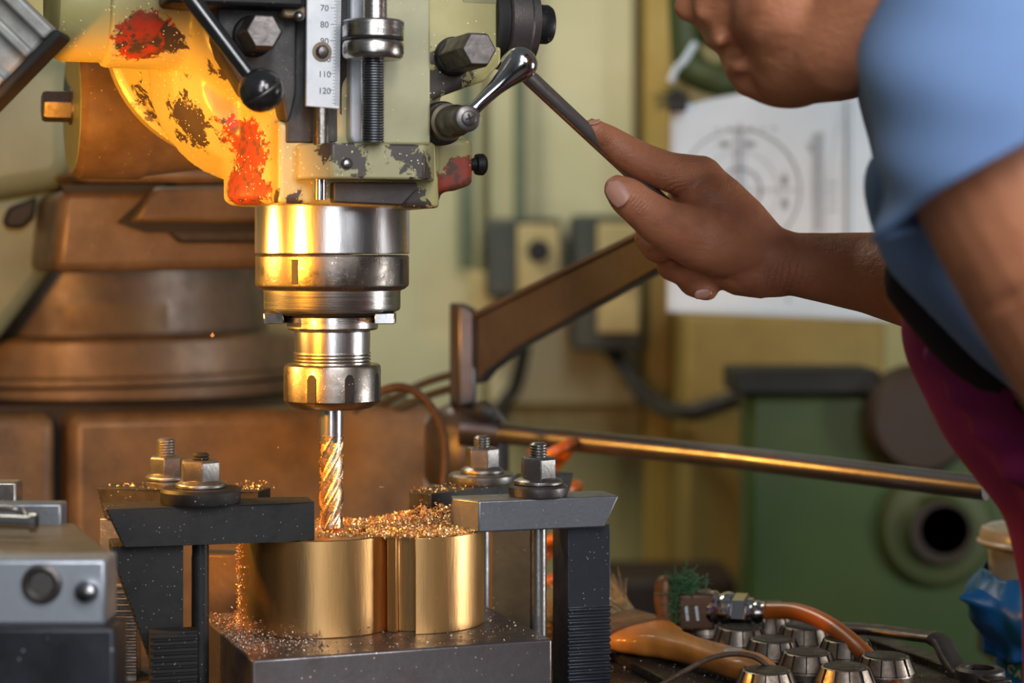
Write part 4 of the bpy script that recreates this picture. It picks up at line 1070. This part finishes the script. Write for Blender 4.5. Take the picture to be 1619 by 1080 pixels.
ax_ = (W(1205, 968, YG - .012) - W(1125, 964, YG)); L_ = ax_.length; ad = ax_.normalized(); P_ = W(1122, 964, YG)
bm = B(); lathe(bm, [(.0100, 0), (.0118, .001), (.0120, .004), (.0108, .0055), (.0098, .007), (.0112, .009), (.0118, .012), (.0112, .0150), (.0098, .016)], P_, ad, 40); O('coupling_ring', bm, M['chrome'], ag)
bm = B(); hexnut(bm, P_ + ad * .016, ad, .0112, .009, R(15), .08); lathe(bm, [(.0085, .025), (.0085, .028), (.0068, .029), (.0074, .031), (.0062, .034), (.0070, .036)], P_, ad, 36); O('coupling_nut', bm, M['chrome'], ag, smooth=25)
bm = B(); random.seed(5)
for k in range(420):
    c = W(1078 + random.gauss(0, 10), random.uniform(915, 985), YG - .008)
    if random.random() < .45: c = W(1082 + random.gauss(0, 12), random.gauss(922, 7), YG - .002)
    d = Vector((random.gauss(0, 1), random.gauss(0, 1), random.gauss(0, 1))).normalized() * random.uniform(.003, .007)
    tube(bm, [c - d, c + Vector((random.gauss(0, .001), 0, random.gauss(0, .001))), c + d], .00028, 4, False)
tube(bm, [W(1080, 925, YG), W(1084, 900, YG), W(1088, 880, YG)], .0004, 5)
O('green_fibres', bm, M['fuzz'], ag, kind='stuff', label='tuft of green scouring fibres')
bm = B(); pts = spline([P_ + ad * .030, W(1215, 966, YG - .014), W(1262, 968, 1.215), W(1310, 988, 1.19), W(1360, 1027, 1.16), W(1402, 1075, 1.13), W(1427, 1116, 1.08), W(1442, 1190, 1.01)], 12)
tube(bm, pts, .0052, 24); O('air_hose', bm, M['hose'], label='smooth orange air hose curving down from the chrome coupling', cat='hose')

# offset ring wrench
wr_ = T('ring_wrench', 'cranked steel ring wrench lying across the tray, right of the hose', 'wrench', mz(1400, 1060, ZT))
bm = B(); pts = [W(1195, 988, 1.255), W(1225, 992, 1.25), W(1300, 992, 1.23), W(1380, 996, 1.21), W(1450, 1005, 1.185), W(1478, 1008, 1.175)]
pts = spline(pts, 6); wd = Vector((.1, .9, .2)); 
secs = [(p, .0048, .0027) for p in pts]; loft(bm, secs, 20, .7)
wd = Vector((.55, .8, .1)); secs = [(p, .0078, .0036) for p in spline([W(1476, 1008, 1.175), W(1490, 1018, 1.170), W(1503, 1042, 1.160), W(1518, 1062, 1.150), W(1530, 1066, 1.145)], 6)]; loft(bm, secs, 24, .7)
O('shank', bm, M['boltst'], wr_, smooth=50)
bm = B(); c = W(1549, 1068, 1.14); lathe(bm, [(.0085, -.008), (.0135, -.007), (.0145, -.003), (.0140, .0035), (.0115, .005), (.0085, .0045), (.0080, -.004)], c, Z, 40); O('ring_end', bm, M['boltst'], wr_)
bm = B(); c = W(1205, 975, 1.255); box(bm, W(1208, 962, 1.29), (.012, .004, .0045)); O('open_end', bm, M['boltst'], wr_, bevel=.001)

# bench + cup
bm = B(); box(bm, (.62, 1.45, ZC - .315), (.235, .20, .015)); O('side_bench', bm, M['tray'], bevel=.003, label='dark side bench under the plastic cup', cat='bench')
bm = B(); box(bm, (.62, 1.45, (ZC - .33) / 2), (.2, .17, (ZC - .33) / 2)); o = O('bench_cabinet', bm, M['boxgrey'], bevel=.003, label='grey cabinet carrying the side bench', cat='cabinet')
cup = T('takeaway_cup', 'clear plastic cup with domed rim lid and green round cafe logo, at the right edge', 'cup', W(1650, 1126, 1.30))
cc = W(1650, 400, 1.30); cc.z = 0
def cz(py, Y=1.255): return ZC - (py - HY) * Y / F
def clear_mat():
    m, n, b = nodes('clear_plastic'); b.inputs['Base Color'].default_value = (.85, .82, .76, 1); b.inputs['Roughness'].default_value = .12
    b.inputs['Transmission Weight'].default_value = .85; b.inputs['IOR'].default_value = 1.25; return m
cl = clear_mat(); milky = mat('milky_plastic', (.42, .38, .32), None, .35, 0, 20, 0)
hbz = ZC - .30
bm = B(); lathe(bm, [(.030, hbz), (.0305, cz(1040)), (.0345, cz(935)), (.0365, cz(880)), (.0350, cz(880)), (.0330, cz(935)), (.029, cz(1040)), (.028, hbz + .003)], cc, Z, 64); O('cup_wall', bm, cl, cup)
bm = B(); lathe(bm, [(.0400, cz(880)), (.0425, cz(876)), (.0430, cz(872)), (.0412, cz(868)), (.0408, cz(858)), (.0395, cz(851)), (.0365, cz(848)), (.0350, cz(853)), (.0100, cz(853)), (.0100, cz(855)), (.034, cz(856)), (.0385, cz(864)), (.0385, cz(878))], cc, Z, 72); O('lid', bm, mat('lid_plastic', (.36, .32, .25), (.30, .26, .2), .2, 0, 30, .05), cup)
bm = B(); lathe(bm, [(.0315, cz(1100)), (.0325, cz(930)), (.034, cz(895)), (.001, cz(890))], cc, Z, 48); O('blue_drink', bm, mat('blue_liner', (.01, .20, .46), None, .4, 0, 20, .1), cup, label='blue bag seen through the cup')
bm = B(); dlogo = Vector((-.62, -.78, 0)).normalized(); s = dlogo.cross(Z) * -1
def ringpatch(r0, r1, pc_, nm, m, off):
    bm = B(); n = 48; a = []; b2 = []
    for i in range(n):
        t = 2 * math.pi * i / n
        for lst, rr in ((a, r0), (b2, r1)):
            x, y = rr * math.cos(t), rr * math.sin(t); ang = x / .0325; dd_ = dlogo * math.cos(ang) + s * math.sin(ang)
            lst.append(bm.verts.new(cc + dd_ * (.0325 + off) + Z * (pc_ + y)))
    for i in range(n): k = (i + 1) % n; bm.faces.new((a[i], a[k], b2[k], b2[i]))
    return O(nm, bm, m, cup)
pc_ = cz(1045)
ringpatch(.0001, .017, pc_, 'logo_ring', mat('logo_green', (.005, .09, .05), None, .5, 0, 20, 0), .0006)
for i, ch in enumerate('CAFE'):
    t = R(-128 + 27 * i); x, y = .0132 * math.cos(t), .0132 * math.sin(t); ang = x / .0325; dd_ = dlogo * math.cos(ang) + s * math.sin(ang)
    tx = dd_.cross(Z) * -1; an = t + math.pi / 2
    text('letter', ch, .0075, cc + dd_ * .0334 + Z * (pc_ + y), tx * math.cos(an) + Z * math.sin(an), Z * math.cos(an) - tx * math.sin(an), milky, cup)
# blue plastic bag wrapped around the cup
bag = B(); nA, nZ = 72, 26; rings = []; random.seed(2)
for i in range(nZ + 1):
    t = i / nZ; z = cz(920) + (cz(1052) - cz(920)) * t; rg = []
    for j in range(nA):
        a = 2 * math.pi * j / nA
        r = .0368 + .013 * math.sin(math.pi * min(1, t * 1.15)) ** 1.5 * (1 if t < .9 else .7) + .0022 * math.sin(a * 7 + t * 5) + .0012 * math.sin(a * 17 - t * 9)
        da = (a - R(205) + math.pi) % (2 * math.pi) - math.pi
        r += .016 * math.exp(-(da / .16) ** 2) * math.exp(-((t - .38) / .10) ** 2)
        rg.append(bag.verts.new(cc + Vector((math.cos(a) * r, math.sin(a) * r, z + .003 * math.sin(a * 3) + (.010 * math.exp(-(da / .2) ** 2) if .25 < t < .5 else 0)))))
    rings.append(rg)
ring_bridge(bag, rings, False, False)
bgo = O('plastic_bag', bag, M['blueplastic'], label='crumpled blue plastic bag wrapped around the clear cup', cat='bag', smooth=60)
sd = bgo.modifiers.new('s', 'SOLIDIFY'); sd.thickness = .0006
# ================================================================ PERSON
pr = T('person', 'person in a blue knit shirt bending left, one hand gripping the steel feed lever', 'person', (.62, .92, 0))
bm = B()
# forearm and hand (far arm)
chain(bm, [(1790, 150, .98, 210), (1660, 480, 1.02, 130), (1500, 455, 1.07, 84), (1380, 432, 1.105, 66), (1310, 424, 1.115, 57), (1250, 417, 1.12, 50), (1205, 402, 1.12, 50)])
chain(bm, [(1235, 425, 1.12, 46), (1190, 430, 1.12, 42), (1150, 420, 1.125, 38)])
# palm / back of the hand
chain(bm, [(1205, 400, 1.12, 50), (1165, 362, 1.12, 56), (1125, 318, 1.122, 52), (1104, 288, 1.124, 42)])
chain(bm, [(1205, 400, 1.12, 48), (1150, 385, 1.117, 58), (1105, 372, 1.112, 56), (1080, 365, 1.108, 48)])
chain(bm, [(1165, 375, 1.13, 56), (1120, 360, 1.135, 60), (1100, 330, 1.135, 52)])
chain(bm, [(1200, 425, 1.13, 42), (1140, 408, 1.14, 44), (1095, 395, 1.145, 40)])
# knuckles on the upper silhouette
chain(bm, [(1110, 268, 1.128, 24), (1135, 295, 1.135, 26), (1155, 330, 1.14, 26)])
# thumb
chain(bm, [(1088, 372, 1.108, 46), (1045, 352, 1.098, 39), (1012, 327, 1.092, 33), (990, 309, 1.090, 31), (977, 299, 1.090, 24)])
# index finger
chain(bm, [(1108, 285, 1.124, 40), (1058, 272, 1.116, 32), (1020, 257, 1.112, 30), (985, 238, 1.109, 28), (958, 218, 1.107, 23), (936, 203, 1.106, 17)])
# middle, ring, little finger curled behind the bar
chain(bm, [(1095, 330, 1.145, 34), (1045, 345, 1.150, 30), (1027, 375, 1.148, 26), (1040, 395, 1.135, 23), (1062, 388, 1.125, 20)])
chain(bm, [(1105, 370, 1.152, 32), (1062, 395, 1.155, 27), (1060, 420, 1.148, 24), (1085, 432, 1.135, 22), (1110, 425, 1.128, 18)])
chain(bm, [(1120, 400, 1.150, 28), (1085, 430, 1.152, 24), (1095, 448, 1.142, 22), (1118, 458, 1.130, 19)])
# hypothenar bulge
chain(bm, [(1165, 438, 1.128, 30), (1205, 446, 1.125, 27)])
# head: cranium, cheek, nose, lips, chin, jaw, neck
H = [(1345, -190, .97, 290), (1260, -110, .97, 190), (1215, -30, .97, 140)]
chain(bm, H)
chain(bm, [(1290, -60, .945, 130), (1255, 10, .940, 105), (1262, 60, .945, 86)])
chain(bm, [(1290, -60, .995, 130), (1255, 10, 1.0, 105), (1262, 60, .995, 86)])
chain(bm, [(1175, -110, .97, 40), (1120, -40, .97, 34), (1090, 4, .97, 26), (1084, 14, .97, 23)])      # nose
sphere(bm, W(1112, 20, .955), 19 * .955 / F, 2); sphere(bm, W(1112, 20, .985), 19 * .985 / F, 2)
chain(bm, [(1160, 10, .97, 58), (1180, 66, .97, 48), (1196, 112, .97, 48)])
chain(bm, [(1138, 64, .950, 14), (1128, 60, .97, 18), (1138, 64, .99, 14)])                              # upper lip
chain(bm, [(1168, 104, .952, 16), (1158, 104, .97, 19), (1168, 104, .988, 16)])                           # lower lip
chain(bm, [(1215, 80, .97, 70), (1232, 106, .97, 68), (1262, 104, .97, 70)])                              # chin
chain(bm, [(1250, 108, .952, 62), (1330, 78, .925, 84), (1400, -60, .905, 90)])
chain(bm, [(1250, 108, .988, 62), (1330, 78, 1.015, 84), (1400, -60, 1.03, 90)])
chain(bm, [(1300, 70, .97, 90), (1400, 10, .97, 150), (1520, 20, .95, 190), (1620, 60, .93, 230)])        # throat, neck
# trunk core and near arm
chain(bm, [(1650, 80, .93, 240), (1900, 420, .92, 250)])
chain(bm, [(1650, 80, .93, 200), (1790, 150, .98, 210)])
chain(bm, [(1640, 60, .86, 150), (1600, 150, .79, 165), (1602, 240, .748, 182), (1700, 430, .735, 180), (1800, 620, .73, 165), (1850, 720, .73, 150)])
chain(bm, [(1850, 720, .73, 150), (1830, 900, .78, 130), (1780, 1120, .86, 95)])
body = O('body', bm, M['skin'], pr); remeshed(body, .0019, 5, .5)
# smoother face: relax the head only
vg = body.vertex_groups.new(name='face'); bl_ = rootloc(pr); idx = []
for v in body.data.vertices:
    q = v.co + bl_
    px_, py_ = q.x / q.y * F + CX, HY - (q.z - ZC) / q.y * F
    if px_ > 1060 and py_ < 260 and .86 < q.y < 1.06: idx.append(v.index)
vg.add(idx, 1.0, 'REPLACE')
sm_ = body.modifiers.new('f', 'SMOOTH'); sm_.factor = .5; sm_.iterations = 26; sm_.vertex_group = 'face'; bake(body)
# nails
def nail(c, n_, up, w_, h_, nm='nail'):
    c = Vector(c); n_ = Vector(n_).normalized(); up = Vector(up); up = (up - n_ * up.dot(n_)).normalized(); sd_ = up.cross(n_)
    bm = B(); gx, gy = 10, 10; g = []
    for i in range(gy + 1):
        row = []
        for j in range(gx + 1):
            x = (j / gx * 2 - 1); y = (i / gy * 2 - 1)
            # squircle to disc mapping
            X = x * math.sqrt(1 - y * y / 2.6); Y_ = y * math.sqrt(1 - x * x / 2.6)
            row.append(bm.verts.new(c + sd_ * X * w_ + up * Y_ * h_ - n_ * (.0024 * X * X + .0006 * Y_ * Y_) * (w_ / .0055)))
        g.append(row)
    for i in range(gy):
        for j in range(gx): bm.faces.new((g[i][j], g[i][j + 1], g[i + 1][j + 1], g[i + 1][j]))
    o = O(nm, bm, M['nail'], body, label='pale fingernail'); m = o.modifiers.new('s', 'SOLIDIFY'); m.thickness = .0008; m.offset = 0
nail(W(974, 306, 1.0792), (-.42, -.88, .1), (-.55, .1, .62), .0060, .0076, 'thumbnail')
nail(W(1112, 466, 1.1245), (.1, -.86, -.42), (1, 0, .1), .0030, .0050)
nail(W(938, 191, 1.1035), (-.25, -.15, .95), (-1, 0, .45), .0038, .0038)
# eyes, ear and hair (above the frame, but part of the head)
for yy in (.935, 1.0):
    bm = B(); sphere(bm, W(1172, -140, yy), .0125, 3); O('eye', bm, M['paper'], body, label='white eyeball')
bm = B(); chain(bm, [(1420, -150, .885, 30), (1435, -110, .88, 22), (1425, -75, .883, 24), (1400, -120, .885, 20), (1420, -150, .885, 30)]); e_ = O('ear', bm, M['skin'], body); remeshed(e_, .0016, 4)
bm = B(); chain(bm, [(1290, -330, .97, 250), (1400, -260, .97, 290), (1430, -170, .97, 240)]); hr = O('hair', bm, M['cloth_dark'], pr, label='short black hair'); remeshed(hr, .005, 4)

# ---- clothing
bm = B()
chain(bm, [(1665, 120, .90, 318), (1700, 190, .90, 318), (1900, 470, .90, 330)])
chain(bm, [(1648, 40, .92, 300), (1640, -160, .93, 230)])
chain(bm, [(1680, 110, .90, 300), (1612, 80, .835, 200), (1604, 120, .815, 190)])
chain(bm, [(1432, 290, .87, 74), (1470, 380, .87, 84), (1600, 512, .875, 84), (1760, 640, .88, 84)])
sh = O('shirt', bm, M['cloth_blue'], pr); remeshed(sh, .0045, 10)
# near sleeve: open tube around the upper arm, flared hem
bm = B(); ax0_, ax1_ = W(1560, 60, .80), W(1618, 262, .742)
d = (ax1_ - ax0_); secs_ = []
nS, nR = 48, 14; rings = []
axn = Vector((W(1700, 430, .735) - W(1600, 240, .745))).normalized()
for i in range(nR + 1):
    t = i / nR; c = ax0_.lerp(ax1_, t) ; dirn = (d.normalized() * (1 - t) + axn * t).normalized(); a, b_, _ = basis(dirn)
    r = .050 + .0085 * t; rg = []
    for j in range(nS):
        th = 2 * math.pi * j / nS; f = 1 + .05 * math.sin(th * 3 + 1 + t * 2) * (.3 + t) + .03 * math.sin(th * 6 + t * 6)
        rg.append(bm.verts.new(c + (a * math.cos(th) + b_ * math.sin(th)) * r * f))
    rings.append(rg)
ring_bridge(bm, rings, False, False)
sl = O('sleeve', bm, M['cloth_blue'], pr, smooth=70, sub=1); m = sl.modifiers.new('s', 'SOLIDIFY'); m.thickness = .0022
bm = B(); chain(bm, [(1452, 440, .905, 62), (1520, 530, .905, 58), (1630, 620, .905, 60), (1760, 760, .91, 70)]); o = O('shirt_shade_band', bm, M['cloth_dark'], pr, label='black band standing for the shade under the shirt'); remeshed(o, .005, 8)  # dark filler added for the shadow between shirt and magenta cloth
bm = B(); chain(bm, [(1520, 520, .95, 102), (1590, 640, .95, 112), (1700, 770, .95, 118), (1745, 930, .95, 128), (1770, 1200, .95, 150), (1800, 1700, .95, 180)])
chain(bm, [(1745, 930, .95, 128), (1950, 800, .93, 200)])
for k in range(5):
    chain(bm, [(1470 + 42 * k, 560 + 62 * k, .915, 26), (1560 + 46 * k, 560 + 52 * k, .895, 30)])
o = O('apron', bm, M['cloth_magenta'], pr, label='magenta cloth at the waist'); remeshed(o, .005, 8)
bm = B(); chain(bm, [(1900, 1500, .90, 190), (1900, 2600, .9, 160), (1900, 4700, .9, 110)]); chain(bm, [(2050, 1500, 1.02, 190), (2080, 2600, 1.0, 160), (2080, 4300, 1.0, 110)])
o = O('trousers', bm, M['cloth_dark'], pr, label='dark trousers'); remeshed(o, .012, 4)

# ================================================================ CHIPS
def chips(n, sampler, size, name, lab, m, seed=1):
    random.seed(seed); bm = B()
    for k in range(n):
        c = sampler()
        if c is None: continue
        s = size * random.uniform(.5, 1.5); cur = random.uniform(1.2, 5.0); w_ = s * random.uniform(.12, .3)
        q = Matrix.Rotation(random.uniform(0, 6.28), 3, Vector((random.gauss(0, 1), random.gauss(0, 1), random.gauss(0, 1))).normalized()) @ Matrix.Rotation(random.uniform(0, 6.28), 3, 'X')
        prev = None; nseg = 5
        for i in range(nseg + 1):
            t = i / nseg; a = cur * t; p = Vector((math.sin(a), 1 - math.cos(a), t * .4)) * (s / cur); wv = Vector((0, 0, 1)) * w_ * (1 - .6 * abs(t - .5))
            v = [bm.verts.new(c + q @ (p - wv)), bm.verts.new(c + q @ (p + wv))]
            if prev: bm.faces.new((prev[0], v[0], v[1], prev[1]))
            prev = v
    cs = [v.co for v in bm.verts]
    o = O(name, bm, m, label=lab, cat='metal chips', kind='stuff', smooth=80)
    return o
def heap():
    # chips on the brass top: thin layer plus a heap towards the rear right
    px = random.uniform(500, 750) if random.random() < .5 else random.gauss(680, 45)
    t = random.random(); Yc = 1.085 + t * .075
    d1 = ((px - 690) / 70); h = .011 * math.exp(-d1 * d1) * math.exp(-((Yc - 1.142) / .018) ** 2) + .0006
    c = fp(px, Yc)
    if (c - c1).length > R1 and (c - c2).length > R2: return None
    if (c - Vector((X0 - .0007, Y0, 0))).length < .008: return None
    if (c - Vector((pc.x, pc.y, 0))).length < .013 and random.random() < .8: return None
    return c + Z * (wpz1 + random.random() * h + .0003)
chips(5200, heap, .0022, 'brass_chips', 'curly brass chips heaped on top of the brass workpiece', M['chips'], 4)
def onblock():
    u_ = random.uniform(-.065, .098); v_ = random.uniform(-.087, .05)
    if random.random() < .75: u_ = random.uniform(-.065, -.02); v_ = random.gauss(-.02, .03)
    p = mw(u_, v_, ZC - HB + .0004); q = Vector((p.x, p.y, 0))
    if (q - c1).length < R1 + .0005 or (q - c2).length < R2 + .0005 or abs(v_ + .0185) > .068: return None
    return p + Z * random.random() * (.010 if (q - c1).length < R1 + .004 and u_ < -.03 else .004 if (q - c1).length < R1 + .009 else .0006)
chips(2300, onblock, .0016, 'brass_chips', 'fine brass chips scattered over the steel block around the workpiece', mat('dull_chips', (.55, .36, .24), (.4, .3, .25), .35, .8, 500, 0), 5)
def side():
    a = random.gauss(R(190), .16); z = wpz0 + random.random() ** 1.6 * (wpz1 - wpz0)
    return c1 + Vector((math.cos(a), math.sin(a), 0)) * (R1 + random.random() * .002) + Z * z
chips(420, side, .0014, 'brass_chips', 'brass chips stuck to the left flank of the workpiece', M['chips'], 6)
def ontable():
    u_ = random.uniform(.10, .35); v_ = random.uniform(-.13, .12); return mw(u_, v_, ZT + (.0066 if u_ > .19 else .0004))
chips(1500, ontable, .0016, 'metal_chips', 'dark and silvery chips strewn over the table and tray at right', mat('silver_chips', (.42, .36, .28), (.2, .14, .09), .3, .9, 500, 0), 8)
def onclamp():
    t = random.random() ** .5; p = ARR.lerp(BRR, t); return p + Vector((random.gauss(0, .006), random.gauss(0, .006), ZC - .1383 + random.random() * .0015))
chips(150, onclamp, .0018, 'brass_chips', 'brass chips on the nose of the rear right clamp', M['chips'], 9)
def onrl():
    t = random.random() ** .6; p = ARL.lerp(BRL, t); return p + Vector((random.gauss(0, .005), random.gauss(0, .006), ZC - .1366 + random.random() * (.004 if t > .85 else .0006)))
chips(260, onrl, .0016, 'brass_chips', 'brass chips on the rear left clamp', M['chips'], 10)
# chips stuck to the fluted cutter
def oncut():
    a = random.uniform(0, 6.28); return ax0 + Vector((math.cos(a), math.sin(a), 0)) * random.uniform(.0055, .0071) + Z * (zb0_ + random.random() ** 1.3 * (zt0 - zb0_) * .9)
chips(260, oncut, .0013, 'brass_chips', 'tiny brass chips clinging to the end mill flutes', M['chips'], 12)
for k, (x, y, Y, l_) in enumerate(((336, 527, 1.13, 'sliver of brass flying left of the chuck'), (441, 707, 1.12, 'tiny brass flake flying left of the end mill'), (600, 770, 1.12, 'brass flake flying right of the end mill'))):
    chips(1, lambda: W(x, y, Y), .0032, 'flying_chip', l_, M['chips'], 20 + k)
    bpy.context.scene.collection.objects[-1].pop('kind', None) if 'kind' in bpy.context.scene.collection.objects[-1] else None
